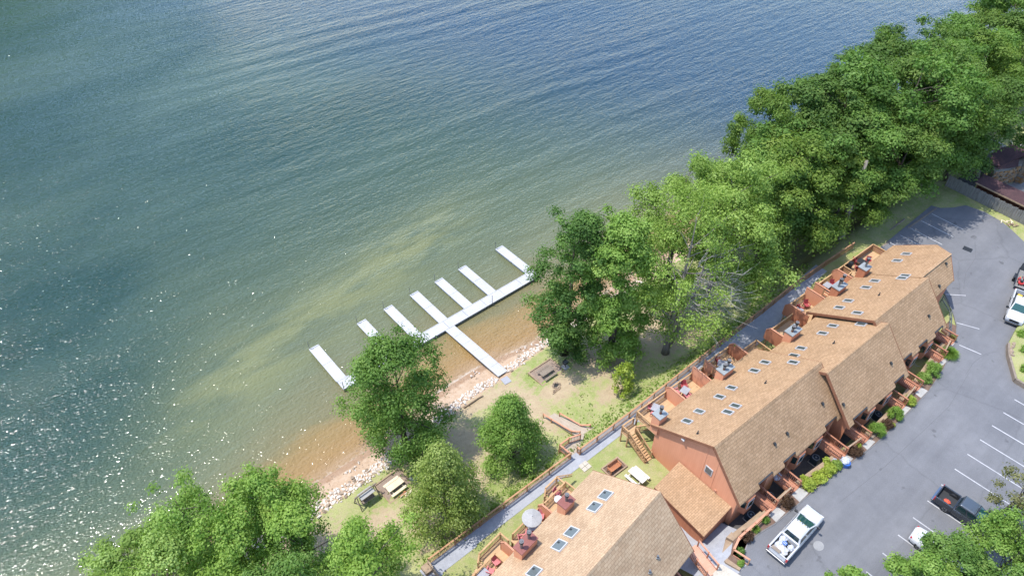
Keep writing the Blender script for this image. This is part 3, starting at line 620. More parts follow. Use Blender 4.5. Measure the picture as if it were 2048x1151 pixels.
for x0, x1, rb in ((40.7, 42.75, 0), (44.45, 46.25, 0), (51.1, 53.0, 0), (54.0, 56.45, -1.25), (61.55, 63.3, -1.25), (65.2, 66.75, -.14), (68.25, 69.95, -.14), (71.6, 73.3, -.14)):
    a, c = nx(x0, x1); z = 13.1 - KF * 3.75
    part('gutter', MB().beam((a, rb - 3.83, z - 0.03), (c, rb - 3.83, z - 0.03), 0.12, 0.11), 'dark_metal', A_)

# the nearer row, turned a little the other way
ANG_B = R(7); BX, BY = 30.8, 17.1
def toB(x, y):
    dx, dy = x - BX, y - BY; return (dx * math.cos(ANG_B) + dy * math.sin(ANG_B), -dx * math.sin(ANG_B) + dy * math.cos(ANG_B))
B_ = thing('townhouse_row', 'nearer townhouse row with a pale shingle roof, cut by the bottom edge', 'townhouses', (BX, BY, 0), ANG_B)
section(B_, -24, 0, 0, 13.1, 'shingle_pale', 'siding_salmon', [], wa=(0.1, 0.35), beave=6.85, feave=4.25)
for a, b in ((2.26, 3.82), (3.82, 3.82), (7.02, 3.77), (8.62, 3.77), (11.75, 3.78), (13.4, 3.78)): skylight(B_, -a, b, 0, 13.1, 1.12, 1.12, 'glass_sky', 0.085, True)
chimney(B_, -5.66, -4.4, 5.6, 6.5, 8.4, 10.75, [(-5.0, 6.05, 0.75)], 'cap_red', 'siding_salmon'); chimney(B_, -11.29, -9.35, 5.6, 6.5, 8.4, 10.75, [(-10.9, 6.0, 0.85), (-9.85, 6.1, 0.85)], 'cap_red', 'siding_salmon')
for a, b in ((3.55, -2.65), (4.93, -2.86)): vent(B_, -a, b, 13.1 + KF * b, m='galvanized', h=0.35, r=0.09)

# ------------------------------------------------------------------ railings, decks, bridges
def railing(T, pts, h=1.0, gap=0.15, post=0.10, mp='wood_rail', mr='wood_rail', mbal='wood_rail', step=2.4, ends=(True, True), low=True, cap=0.15):
    for i in range(len(pts) - 1):
        p, q = Vector(pts[i]), Vector(pts[i + 1]); d = q - p; ln = Vector((d.x, d.y, 0)).length; rz = math.atan2(d.y, d.x)
        n = max(1, round(ln / step))
        for k in range(n + 1):
            if k == n and i < len(pts) - 2: continue
            if (k == 0 and i == 0 and not ends[0]) or (k == n and not ends[1]): continue
            o = p + d * (k / n); link('post', unit('post', (post, post, h + 0.08), mp), T, o, rz)
        up = Vector((0, 0, h))
        part('top_rail', MB().beam(p + up, q + up, cap, 0.045), mr, T)
        part('rail', MB().beam(p + up - Vector((0, 0, 0.10)), q + up - Vector((0, 0, 0.10)), 0.045, 0.09), mr, T)
        if low: part('rail', MB().beam(p + Vector((0, 0, 0.12)), q + Vector((0, 0, 0.12)), 0.045, 0.09), mr, T)
        if gap:
            nb = int(ln / gap); hb = round(h - 0.28, 2); u = unit('baluster', (0.038, 0.038, hb), mbal)
            for k in range(1, nb): link('baluster', u, T, p + d * (k / nb) + Vector((0, 0, 0.17)), rz)

# rear decks of the long row, in that row's own axes
def deck(label, a0, a1, b0, b1, rails, walls=(), z=6.6, base=4.0, T=None, org=None, ang=ANG_A, floor='deck_boards'):
    o = T or thing('wooden_deck', label, 'deck', org or (AX, AY, 0), ang, 'decks behind the townhouses')
    nb = max(2, int((b1 - b0) / 0.45))
    for k in range(nb):      # floor in strips of boards with open joints between
        y0 = b0 + (b1 - b0) * k / nb; y1 = b0 + (b1 - b0) * (k + 1) / nb - 0.012
        part('floor_boards', MB().box(((a0 + a1) / 2, (y0 + y1) / 2, z - 0.05 + .002 * (k % 2)), (a1 - a0, y1 - y0, 0.05)), floor, o)
    part('rim_joist', MB().box(((a0 + a1) / 2, b1 - 0.03, z - 0.2), (a1 - a0 - .02, 0.05, 0.24)), 'wood_new', o)
    for a in (a0 + 0.1, (a0 + a1) / 2, a1 - 0.1): link('leg', unit('deck_leg', (0.14, 0.14, round(z - base - 0.08, 2)), 'wood_new'), o, (a, b1 - 0.15, base - 0.02))
    for r in rails: railing(o, [(x, y, z) for x, y in r], mp='wood_new', mr='wood_new', mbal='wood_new', step=2.2, cap=0.14)
    for a, bi, bo, top, style in walls: screen(o, a, bi, bo, z, top, style)
    return o
def screen(o, a, bi, bo, z, top, style, m=None):
    m = m or ('siding_salmon' if style != 'brown' else 'siding_brown')
    clip = 0.45 if style == 'salmon' or style == 'brown' else 0.0
    prof = [(bi, z - 0.1), (bo, z - 0.1), (bo, top - clip * 1.2), (bo - clip, top), (bi, top)] if clip else [(bi, z - .1), (bo, z - .1), (bo, top), (bi, top)]
    s = part('privacy_screen', MB().loft([[(a - 0.05, b, q) for b, q in prof], [(a + 0.05, b, q) for b, q in prof]]), m, o)
    for i in range(2, len(prof) - 1): part('cap_board', MB().beam((a, *prof[i]), (a, *prof[i + 1]), 0.17, 0.045), 'trim_salmon', s)
    if clip: part('cap_board', MB().beam((a, prof[1][0] + .025, z), (a, prof[2][0] + .025, prof[2][1]), 0.15, 0.04, up=(0, 1, 0)), 'trim_salmon', s)
ob = 9.62
deck('near end deck of the long row, with outside stairs down to the grass', 0.85, 5.15, 6.6, ob, [[(0.9, 6.9), (0.9, ob - .08), (5.1, ob - .08)]], [(5.2, 6.7, ob, 8.6, 'salmon')])
deck('deck between the clipped salmon screen and the flat topped plank screen', 5.3, 9.15, 6.6, ob, [[(5.4, ob - .08), (9.1, ob - .08)]], [(9.25, 6.7, ob, 8.6, 'flat')])
o = deck('deck behind the twin rusty flues, beside the boxed stairs', 11.3, 15.3, 6.6, ob, [[(11.4, ob - .08), (15.25, ob - .08)]], [(15.35, 6.7, ob - .1, 8.5, 'brown')])
def stair_box(o, a0, a1, m):
    part('landing', MB().box(((a0 + a1) / 2, ob - 0.55, 6.0), (a1 - a0 - .1, 1.1, 0.1)), 'deck_boards', o)
    for k in range(5): part('tread', MB().box((a1 - 0.95, ob - 1.25 - 0.3 * k, 6.0 + 0.13 * k), (0.9, 0.3, 0.06)), 'wood_stain', o)
    part('privacy_screen', MB().box((a1, ob - .65, 7.1), (0.09, 1.3, 2.2)), m, o)
    for z in (6.8, 7.3, 7.75): part('screen_board', MB().box((a1, ob - 2.0, z), (0.06, 1.4, 0.22)), m, o)
    part('cap_board', MB().box((a1, ob - 1.35, 8.22), (0.18, 2.75, 0.05)), 'trim_salmon', o)
    for b in (ob - .05, ob - 1.3, ob - 2.68): part('post', MB().box((a1, b, 7.1), (0.11, 0.11, 2.25)), 'wood_new', o)
    part('cap_board', MB().box(((a0 + a1) / 2, ob - 1.18, 7.05), (a1 - a0 - .12, 0.12, 0.05)), 'wood_new', o)
    part('half_screen', MB().box(((a0 + a1) / 2, ob - 1.18, 6.5), (a1 - a0 - .12, 0.05, 1.0)), 'wood_stain', o)
    railing(o, [(a0 + .08, ob - .06, 6.05), (a1 - .1, ob - .06, 6.05)], mp='wood_new', mr='wood_new', mbal='wood_new')
stair_box(o, 9.3, 11.25, 'siding_salmon')
ob2 = 8.32
deck('small lowest deck with one red chair, by the wide gravel stretch', 15.45, 18.6, 5.3, ob2, [[(15.5, ob2 - .08), (18.55, ob2 - .08), (18.55, 5.6)]])
deck('shaded deck beside the brown clipped screen, at the second roof', 20.6, 25.3, 5.3, ob2, [[(20.7, ob2 - .08), (25.2, ob2 - .08)]], [(20.5, 5.4, ob2 + .1, 8.45, 'brown'), (25.42, 6.4, 9.5, 8.5, 'brown')])
ob = 9.5
deck('deck with two red chairs facing a grey table, under the third roof', 25.5, 29.3, 6.5, ob, [[(25.6, ob - .08), (29.2, ob - .08)]], [(29.4, 6.6, ob, 8.5, 'flat')])
o = deck('deck below the tall twin galvanized flues', 31.3, 34.9, 6.5, ob, [[(31.4, ob - .08), (34.8, ob - .08)]], [(35.05, 6.6, ob + .05, 8.55, 'salmon')])
stair_box(o, 29.45, 31.25, 'siding_salmon')
o = deck('far end deck with dark furniture and closed plank railing', 37.4, 44.1, 7.0, ob + .05, [], z=6.6, base=5.5)
for p, q in (((37.4, ob), (44.1, ob)), ((44.1, ob), (44.1, 7.3)), ((37.4, ob), (37.4, 8.2)), ((35.4, ob), (37.4, ob)), ((37.4, 8.2), (35.3, 8.0))):
    for z in (6.75, 7.05, 7.35): part('rail_board', MB().beam((*p, z), (*q, z), 0.04, 0.24), 'wood_rail', o)
    part('top_rail', MB().beam((*p, 7.55), (*q, 7.55), 0.14, 0.045), 'wood_new', o)
for p in ((37.4, ob), (44.1, ob), (44.1, 7.3), (40.7, ob), (35.4, ob)): link('post', unit('post', (0.11, 0.11, 1.0), 'wood_new'), o, (*p, 6.55))
# outside stairs at the near end
o = thing('outside_stairs', 'open tan timber stairs from the end deck down to the grass', 'stairs', (37.2, 25.75, 4.0), ANG_A)
part('landing', MB().box((0.75, 0.45, 1.6), (1.75, 1.05, 0.08)), 'deck_boards', o)
for x, y in ((-0.05, 0.9), (-0.05, 0.0), (1.6, 0.9), (1.6, -0.05)): link('leg', unit('stair_leg', (0.12, 0.12, 2.6), 'wood_new'), o, (x, y, 0))
railing(o, [(-0.05, -0.02, 1.64), (-0.05, 0.92, 1.64), (1.6, 0.92, 1.64)], mp='wood_new', mr='wood_new', mbal='wood_new', ends=(False, False))
for k in range(10):
    part('tread', MB().box((0.48, -0.24 - 0.255 * k, 1.46 - 0.155 * k), (0.92, 0.27, 0.045)), 'wood_new', o)
for x in (0.0, 0.96):
    part('stringer', MB().beam((x, -0.05, 1.42), (x, -2.75, -0.15), 0.05, 0.28), 'wood_new', o)
    part('handrail', MB().beam((x, -0.0, 2.55), (x, -2.55, 1.0), 0.12, 0.045), 'wood_new', o)
    link('post', unit('newel', (0.1, 0.1, 1.12), 'wood_new'), o, (x, -2.55, -0.05)); link('post', unit('newel', (0.1, 0.1, 1.12), 'wood_new'), o, (x, -1.3, 0.72))
    for k in range(14): link('baluster', unit('baluster', (0.038, 0.038, 0.75), 'wood_new'), o, (x, -0.15 - 0.175 * k, 1.62 - 0.1065 * k))
railing(o, [(1.0, 0.0, 1.64), (2.6, -0.9, 1.7)], mp='wood_new', mr='wood_new', mbal='wood_new')

# decks of the nearer row
ZB = 6.2
o = deck('first deck of the nearer row, with a small white table', -4.9, -1.7, 6.6, 8.7, [[(-4.85, 8.62), (-1.75, 8.62), (-1.75, 7.1)]], z=ZB, org=(BX, BY, 0), ang=ANG_B)
def b_stairs(o, a1, a0, steps_to):
    part('landing', MB().box(((a0 + a1) / 2, 9.3, 5.4), (a1 - a0, 1.15, 0.08)), 'deck_boards', o)
    railing(o, [(a1, 8.8, 5.44), (a1, 9.85, 5.44), (a0, 9.85, 5.44), (a0 - 0.55, 9.5, 5.0)], mp='wood_new', mr='wood_new', mbal='wood_new')
    for k in range(5): part('tread', MB().box((a0 - 0.16 - 0.3 * k, 9.2, 5.2 - 0.22 * k), (0.3, 0.95, 0.05)), 'deck_boards', o)
    part('step_pad', MB().box((steps_to, 9.2, 4.05), (0.9, 1.1, 0.12)), 'concrete_pale', o)
    for x in (a1 - .05, a0 + .05):
        for y in (8.85, 9.8): link('leg', unit('land_leg', (0.12, 0.12, 1.4), 'wood_new'), o, (x, y, 3.98))
b_stairs(o, -1.55, -3.2, -5.2)
part('handrail', MB().beam((-1.5, 9.85, 6.45), (0.35, 9.4, 5.2), 0.12, 0.05), 'wood_new', o); part('handrail', MB().beam((-1.5, 9.85, 6.1), (0.35, 9.4, 4.85), 0.06, 0.1), 'wood_new', o)
o = deck('long middle deck of the nearer row, with a pale parasol', -9.3, -5.5, 6.6, 8.75, [[(-9.1, 8.68), (-5.65, 8.68)]], [(-5.45, 6.6, 8.8, 8.0, 'salmon')], z=ZB, org=(BX, BY, 0), ang=ANG_B)
o = deck('last deck of the nearer row at the bottom edge, with pink chairs', -16.5, -11.4, 6.6, 8.65, [[(-16.4, 8.57), (-11.5, 8.57), (-11.5, 7.0)]], [(-10.45, 6.6, 8.8, 8.0, 'salmon')], z=ZB, org=(BX, BY, 0), ang=ANG_B)
part('floor_boards', MB().box((-10.9, 7.65, ZB - 0.05), (1.0, 2.0, 0.05)), 'deck_boards', o)
b_stairs(o, -9.5, -12.2, -14.3)

# path fence along the gravel walk
for lab, p in (('long balustrade along the gravel path, from the bottom corner to the ramp landing', [(14.05, 28.5), (31.65, 28.38)]), ('balustrade along the gravel path from the ramp landing to behind the long row', [(32.8, 28.15), (40, 28.05), (58, 28.35), (70, 28.1), (81.5, 27.2)])):
    o = thing('path_balustrade', lab, 'railing', (p[0][0], p[0][1], gz(*p[0])), 0, 'balustrades along the gravel path')
    pts = []
    for i in range(len(p) - 1):
        n = max(1, int(abs(p[i + 1][0] - p[i][0]) / 4.7))
        for k in range(n + (1 if i == len(p) - 2 else 0)):
            x = p[i][0] + (p[i + 1][0] - p[i][0]) * k / n; y = p[i][1] + (p[i + 1][1] - p[i][1]) * k / n
            pts.append((x - p[0][0], y - p[0][1], gz(x, 28.0) - gz(*p[0]) + 0.05))
    railing(o, pts, h=1.05, gap=0.155 if p[0][0] < 20 else 0.17, mp='wood_rail', mr='wood_rail', mbal='wood_new', step=2.35, low=True, cap=0.16)
o = thing('return_balustrade', 'short pale balustrade turning the corner at the bottom end of the path', 'railing', (13.9, 28.4, 4.0))
railing(o, [(0, 0, 0.05), (-0.1, -2.4, 0.05), (0.3, -5, 0.05)], mp='wood_timber', mr='wood_timber', mbal='wood_timber')
part('end_box', MB().box((-0.35, -0.2, 0.2), (0.7, 0.9, 0.5)), 'wood_timber', o)
solo('retaining_board', MB().beam((14, 28.72, 3.86), (31.5, 28.6, 3.86), 0.07, 0.3), 'wood_timber', 'low timber board at the foot of the long balustrade', 'board')
# ramp and landing from the path to the lawn
o = thing('ramp_landing', 'white landing with balustrades where the path meets the ramp', 'landing', (32.3, 28.9, 4.0))
part('platform', MB().prism([(-0.75, 1.0), (-0.6, -0.35), (0.45, -0.35), (1.75, 0.2), (2.6, 0.75), (1.9, 1.35), (0.5, 1.05)], -0.12, 0.02), 'ramp_boards', o)
railing(o, [(-0.7, -0.3, 0), (-0.8, 1.0, 0)], mr='trim_salmon', step=1.3)
railing(o, [(-0.8, 1.0, 0), (0.5, 1.0, 0), (1.75, 0.55, 0.0)], mr='trim_salmon', step=1.3)
railing(o, [(0.42, -0.4, 0), (0.42, -0.75, 0)], mr='trim_salmon')
for x, y in ((-0.8, 1.0), (-0.65, -0.2), (0.5, 1.0)): link('leg', unit('land_post', (0.13, 0.13, 1.5), 'wood_rail'), o, (x, y, -1.5))
o = thing('ramp', 'pale sloping walk with low handrails leading down to the lawn', 'ramp', (34.6, 32.0, 2.7))
part('walk', MB().loft([[(0.1, -3.3, 1.12), (2.2, -2.6, 1.12), (2.2, -2.6, 1.0), (0.1, -3.3, 1.0)], [(0.0, -1.9, 0.55), (1.6, -1.5, 0.55), (1.6, -1.5, 0.3), (0.0, -1.9, 0.3)], [(-0.6, 2.6, -0.28), (0.55, 2.6, -0.28), (0.55, 2.6, -0.5), (-0.6, 2.6, -0.5)]]), 'ramp_boards', o)
for pts in ([(-0.75, 2.95), (-0.62, 1.8), (-0.1, -0.85), (0.25, -1.75)], [(0.62, 1.8), (1.2, -0.95), (1.65, -1.9)]):
    q = [(x, y, gz(34.6 + x, 32 + y) - 2.7 + 0.1) for x, y in pts]
    railing(o, q, h=0.62, gap=0, low=False, mr='trim_salmon', cap=0.17, step=9)

# entry bridges from the street over the sunken wells
def bridge(x, yi, yo, label, wd=1.16):
    o = thing('entry_bridge', label, 'footbridge', (x, yo, 6.1), ANG_A, 'entry bridges over the sunken wells')
    ln = yi - yo + 0.75; n = int(ln / 0.28)
    for k in range(n): part('plank', MB().box((0, ln * (k + .5) / n, -0.03), (wd, ln / n - 0.012, 0.06)), 'deck_boards_red', o)
    for s in (-1, 1): part('joist', MB().box((s * (wd / 2 - .06), ln / 2, -0.19), (0.08, ln, 0.24)), 'wood_stain', o)
    for s in (-1, 1): railing(o, [(s * (wd / 2 - 0.03), 0.08, 0), (s * (wd / 2 - 0.03), ln - 0.5, 0)], h=1.0, gap=0.17, mp='wood_stain', mr='wood_stain', mbal='wood_stain', step=1.6, cap=0.15)
BR = [(41.3, 13.2, 11.15, 'nearest entry bridge of the long row, joined to the street handrail'), (44.75, 13.2, 11.0, 'second entry bridge, with a pale blue bundle by its door'), (51.5, 12.7, 10.1, 'third entry bridge, beside the blue and white bag'),
      (55.0, 11.8, 9.65, 'fourth entry bridge, left of the two round green shrubs'), (61.8, 11.3, 9.4, 'fifth entry bridge, right of the second round green shrub'), (65.4, 11.6, 9.6, 'sixth entry bridge, left of the large double shrub'),
      (71.5, 12.3, 10.0, 'seventh entry bridge, right of the large double shrub'), (74.75, 12.5, 10.45, 'farthest entry bridge, next to the pipe guard rail')]
for b in BR: bridge(*b)
# rails along the well edge between a pair of bridges
for x0, y0, x1, y1, lab in ((42.0, 11.35, 44.1, 11.3, 'first, behind the round red shrub beside the white pickup'), (52.2, 10.3, 54.3, 10.05, 'second, behind a red shrub'), (62.5, 9.75, 64.7, 9.9, 'third, behind a lime shrub'), (72.2, 10.35, 74.1, 10.7, 'fourth, behind the grassy shrub')):
    o = thing('well_railing', 'short railing between two bridges, ' + lab, 'railing', (x0, y0, 6.05), 0, 'short railings across the wells')
    railing(o, [(0, 0, 0), (x1 - x0, y1 - y0, 0)], mp='wood_stain', mr='wood_timber', mbal='wood_stain', gap=0.17)
# timber retaining walls of the wells
wl = [(37.5, 40.7), (41.95, 44.1), (45.4, 50.85), (52.15, 54.35), (55.65, 61.15), (62.45, 64.75), (66.05, 70.85), (72.15, 74.1), (75.4, 76.0)]
wt = thing('well_retaining_wall', 'tan timber retaining wall between the sunken wells and the shrub beds', 'retaining wall', (56, 10.5, 4.0))
for x0, x1 in wl:
    for c, (dz, dy) in enumerate(((0.25, 0), (0.72, 0), (1.19, 0), (1.66, 0), (2.08, -0.0))):
        y0, y1 = float(well_y(x0)) + .16, float(well_y(x1)) + .16
        part('timber', MB().beam((x0 - 56, y0 - 10.5, dz), (x1 - 56, y1 - 10.5, dz), 0.22 if c < 4 else 0.42, 0.45 if c < 4 else 0.09), 'wood_timber', wt)
for x in (45.4, 55.65, 66.05):
    n = {45.4: 50.85, 55.65: 61.15, 66.05: 70.85}[x]
    part('cap_timber', MB().beam((x - 56, float(well_y(x)) - 10.5 - .38, 2.06), (n - 56, float(well_y(n)) - 10.5 - .38, 2.06), 0.2, 0.14), 'wood_weathered', wt)
# concrete pads at the street end of each bridge
for (x, yi, yo, lab) in BR:
    ye = float(np.interp(x, [e[0] for e in edge[:19]], [e[1] for e in edge[:19]]))
    part('entry_pad', MB().prism([(x - 0.6, yo + 0.02), (x + 0.7, yo + 0.02), (x + 0.8, ye + 0.1), (x - 0.7, ye + 0.1)], 5.9, 6.035), 'concrete', park)
# street end of the nearer row: bridge, steps, timber terrace and handrail
o = thing('entry_bridge', 'wide salmon entry bridge of the nearer row, with two railings', 'footbridge', (32.25, 12.2, 6.1), R(-10), 'entry bridges over the sunken wells')
part('floor', MB().box((0, 0.1, -0.05), (1.25, 2.9, 0.1)), 'deck_boards_salmon', o)
for s in (-1, 1): railing(o, [(s * 0.64, -1.2, 0), (s * 0.64, 1.35, 0)], gap=0.0 if s > 0 else 0.17, mp='wood_stain', mr='trim_salmon', mbal='wood_stain', step=1.3)
o = thing('entry_bridge', 'red entry bridge at the bottom edge, under the pale roof', 'footbridge', (28.6, 11.7, 6.1), R(-6), 'entry bridges over the sunken wells')
part('floor', MB().box((0, 0.1, -0.05), (1.3, 2.9, 0.1)), 'deck_boards_red', o)
for s in (-1, 1): railing(o, [(s * 0.66, -1.2, 0), (s * 0.66, 1.35, 0)], gap=0.17, mp='wood_stain', mr='trim_salmon', mbal='wood_stain', step=1.3)
o = thing('concrete_steps', 'broad pale concrete landing and steps beside the salmon bridge', 'steps', (32.9, 10.2, 6.0))
part('slab', MB().prism([(-0.7, 0.7), (0.55, 0.75), (1.0, -1.1), (-1.6, -1.4), (-1.3, 0.2)], -0.3, 0.12), 'concrete_pale', o)
part('step', MB().prism([(-0.55, 1.0), (0.5, 1.05), (0.52, 0.77), (-0.66, 0.72)], -0.3, -0.02), 'concrete_pale', o)
part('step', MB().prism([(-1.4, 0.55), (-0.72, 0.7), (-1.32, 0.22), (-1.9, 0.1)], -0.3, 0.0), 'concrete_pale', o)
o = thing('timber_terrace', 'stepped tan timber wall beside the alley and the salmon handrail', 'retaining wall', (35.0, 11.8, 4.4))
for poly, z1 in (([(34.4, 11.6), (33.9, 11.0), (34.85, 11.1), (36.0, 11.72), (35.84, 12.27)], 5.72), ([(35.86, 12.3), (36.03, 11.68), (36.48, 11.68), (36.66, 12.32)], 6.05), ([(36.68, 12.26), (36.5, 11.72), (38.3, 11.75), (40.6, 11.5), (40.6, 11.95), (38.6, 12.08)], 5.75), ([(33.85, 10.98), (33.8, 10.8), (34.15, 9.55), (34.42, 9.6), (34.2, 10.98)], 6.2)):
    part('timber', MB().prism([(x - 35.0, y - 11.8) for x, y in poly], -0.3, z1 - 4.4), 'wood_timber', o)
part('planting_soil', MB().prism([(x - 35.0, y - 11.8) for x, y in ((34.22, 10.95), (34.45, 9.62), (35.0, 9.62), (35.9, 10.45), (37.4, 10.9), (37.4, 11.65), (36.05, 11.66), (34.9, 11.05))], -0.3, 1.62), 'mulch', o)
o = thing('street_handrail', 'salmon handrail bending from the near bridge to the concrete steps', 'railing', (34.9, 10.95, 5.95))
railing(o, [(5.95, 0.25, 0.1), (3.5, 0.3, 0.05), (1.35, 0.4, 0), (0, 0, 0)], gap=0.0, mp='wood_stain', mr='trim_salmon', cap=0.2, step=2.2)
railing(o, [(0, 0, 0), (0.3, -1.5, 0)], gap=0.0, mp='wood_rail', mr='trim_salmon', cap=0.17, step=2.0)
solo('lumber_stack', MB().box((0, 0, 0.25), (0.3, 2.4, 0.5)), 'picnic_pine', 'pale boards leaning between the shed wall and the pale roof', 'lumber', (33.0, 15.2, 4.6), R(6))
# pipe guard rail at the far corner
o = thing('guard_rail', 'grey pipe guard rail bending round the far corner of the long row', 'guard rail', (79.2, 13.0, 5.95))
for z in (0.45, 0.95):
    part('pipe', MB().tube([(1.5, 1.75, z), (0, 0, z), (-3.85, -1.75, z)], 0.05, 8), 'galvanized', o)
for x, y in ((1.5, 1.75), (0, 0), (-1.3, -.6), (-2.6, -1.2), (-3.85, -1.75)): part('post', MB().cyl((x, y), 0.05, 0, 0.97, 8), 'galvanized', o)
# air conditioners in the wells
def ac(x, y, label):
    o = thing('air_conditioner', label, 'air conditioner', (x, y, 4.03), R(random.uniform(-6, 6)), 'air conditioners in the wells')
    part('casing', MB().box((0, 0, 0.42), (0.78, 0.78, 0.84)), 'blue_ac', o, bevel=0.04)
    part('fan_ring', MB().tube([(0.34 * math.cos(t * PI / 8), 0.34 * math.sin(t * PI / 8), 0.87) for t in range(17)], 0.04, 6), 'ac_rim', o)
    part('fan_hub', MB().cyl((0, 0), 0.1, 0.85, 0.9, 10), 'ac_rim', o)
    fb = MB()
    for k in range(3): fb.beam((0, 0, 0.852), (0.3 * math.cos(k * 2.1), 0.3 * math.sin(k * 2.1), 0.852), 0.14, 0.012)
    part('fan_blades', fb, 'dark_metal', o)
    part('base_pad', MB().box((0, 0, 0.01), (0.95, 0.95, 0.06)), 'concrete', o)
for x, y, l in ((40.2, 12.45, 'air conditioner in the nearest well, left of the first bridge'), (43.3, 12.5, 'air conditioner between the first and second bridges'), (50.5, 12.1, 'air conditioner left of the third bridge'), (60.4, 10.9, 'air conditioner beside the second round green shrub'), (70.2, 11.7, 'air conditioner behind the large double shrub')): ac(x, y, l)
# ------------------------------------------------------------------ trees
rng = np.random.default_rng(11)
def quads(name, V, tint, m):
    """V: n x 4 x 3 leaf corners; tint: one green value per leaf"""
    n = len(V); me = bpy.data.meshes.new(name); me.vertices.add(n * 4); me.vertices.foreach_set('co', V.reshape(-1).astype(np.float32))
    me.loops.add(n * 4); me.loops.foreach_set('vertex_index', np.arange(n * 4, dtype=np.int32))
    me.polygons.add(n); me.polygons.foreach_set('loop_start', np.arange(0, n * 4, 4, dtype=np.int32)); me.update(calc_edges=True)
    at = me.attributes.new('tint', 'FLOAT', 'FACE'); at.data.foreach_set('value', np.clip(tint, 0, 1).astype(np.float32))
    me.materials.append(M[m]); return me
def leaves(cc, cr, per, size, r, flat=0.62, upw=0.55, tvar=0.22, droop=0.0, tbase=0.45):
    """leaf-sized faces spread through clumps; cc centres, cr clump radii"""
    n = len(cc); k = r.poisson(per * (cr / cr.mean()) ** 2, n).clip(4); idx = np.repeat(np.arange(n), k); m = len(idx)
    d = r.normal(size=(m, 3)); d /= np.linalg.norm(d, axis=1, keepdims=True)
    rad = r.random(m) ** 0.42
    off = d * rad[:, None] * cr[idx][:, None] * np.array([1, 1, flat])
    off *= 1 + 0.25 * r.normal(size=(m, 1))
    P = cc[idx] + off; P[:, 2] -= droop * (off[:, 0] ** 2 + off[:, 1] ** 2)
    nrm = d * 1.0 + np.array([0, 0, upw]) + r.normal(size=(m, 3)) * 0.36
    nrm /= np.linalg.norm(nrm, axis=1, keepdims=True)
    a = np.cross(nrm, r.normal(size=(m, 3))); a /= np.linalg.norm(a, axis=1, keepdims=True); b = np.cross(nrm, a)
    s = size * (0.65 + 0.7 * r.random(m))[:, None]; a = a * s * 0.5; b = b * s * 0.31
    V = np.stack([P - a, P + b - a * .1, P + a, P - b - a * .1], 1)
    ct = tbase + tvar * r.normal(size=n); t = ct[idx] + 0.10 * r.normal(size=m) + 0.10 * (d[:, 2] * rad)  # tint varies by clump and leaf, lighter green towards each clump's top
    return V, t
def envelope(shape, t, ph, r):
    if shape == 'cone': return np.interp(t, [0, 0.12, 0.28, 0.6, 0.85, 1], [0.66, 0.98, 1.0, 0.66, 0.27, 0.04])
    if shape == 'column': return np.interp(t, [0, 0.1, 0.3, 0.6, 0.85, 1], [0.55, 0.85, 1.0, 0.92, 0.72, 0.28])
    if shape == 'wide': return np.interp(t, [0, 0.15, 0.45, 0.75, 0.92, 1], [0.55, 0.9, 1.0, 0.84, 0.5, 0.15])
    return np.interp(t, [0, 0.12, 0.4, 0.7, 0.9, 1], [0.45, 0.85, 1.0, 0.85, 0.55, 0.2])
def crown_clusters(h, base, rad, shape, nc, r, lump=0.25, inner=0.55, lobes=0, lsize=0.36, lf=0.88):
    t = r.random(nc) ** 0.9; ph = r.random(nc) * 2 * PI; p1, p2, p3 = r.random(3) * 6.28
    lumps = 1 + lump * np.sin(ph * 2 + p1 + t * 5) * 0.6 + lump * np.sin(ph * 5 + p2 - t * 9) * 0.5 + lump * 0.5 * np.sin(ph * 9 + p3 + t * 14)
    rr = rad * envelope(shape, t, ph, r) * lumps * (inner + (1 - inner) * r.random(nc) ** 0.45)
    z = base + (h - base) * t
    C = np.stack([rr * np.cos(ph), rr * np.sin(ph), z], 1)
    if lobes:      # gather the clumps on a few big boughs so the crown breaks into lit tops and dark gaps
        L_ = C[r.choice(nc, lobes, replace=False)]; L_[:, :2] *= 0.92; lr = rad * lsize * (0.7 + 0.6 * r.random(lobes))
        k = r.integers(0, lobes, nc); d = r.normal(size=(nc, 3)); d[:, 2] = d[:, 2] * .75 + .35; d /= np.linalg.norm(d, axis=1, keepdims=True)
        C2 = L_[k] + d * lr[k][:, None] * np.array([1, 1, .72]) * (0.6 + .4 * r.random(nc))[:, None]
        m_ = r.random(nc) < lf; C = np.where(m_[:, None], C2, C)
    return C
def trunk_mesh(h, base, r0, cc, r, m, nl=16, lean=(0, 0), fork=False):
    mb = MB(); top = h * 0.86
    pts = [(lean[0] * s + 0.12 * math.sin(s * 5 + r0 * 9), lean[1] * s + 0.12 * math.cos(s * 4), top * s) for s in (0, 0.06, 0.2, 0.4, 0.6, 0.8, 1)]
    mb.tube(pts, [r0 * 1.5, r0 * 1.08, r0 * 0.92, r0 * 0.75, r0 * 0.52, r0 * 0.28, r0 * 0.08], 8)
    if fork: mb.tube([(0.1, 0, h * .04), (0.7, -0.4, h * .16), (1.6, -0.8, h * .36), (2.2, -1.0, h * 0.6)], [r0 * .85, r0 * .7, r0 * .5, r0 * .1], 7)
    for i in r.choice(len(cc), min(nl, len(cc)), replace=False):
        c = cc[i]; z0 = max(base * 0.7, min(c[2] - 0.35 * math.hypot(c[0], c[1]) - 0.4, top * .95)); s = z0 / top
        p0 = Vector((lean[0] * s, lean[1] * s, z0)); p2 = Vector(c); p1 = p0.lerp(p2, 0.5) + Vector((r.normal() * .2, r.normal() * .2, 0.35))
        rr = r0 * 0.30 * (1.1 - s * 0.7); mb.tube([p0, p1, p2], [rr, rr * 0.62, 0.02], 5, cap=False)
    return mb
CRX = {}
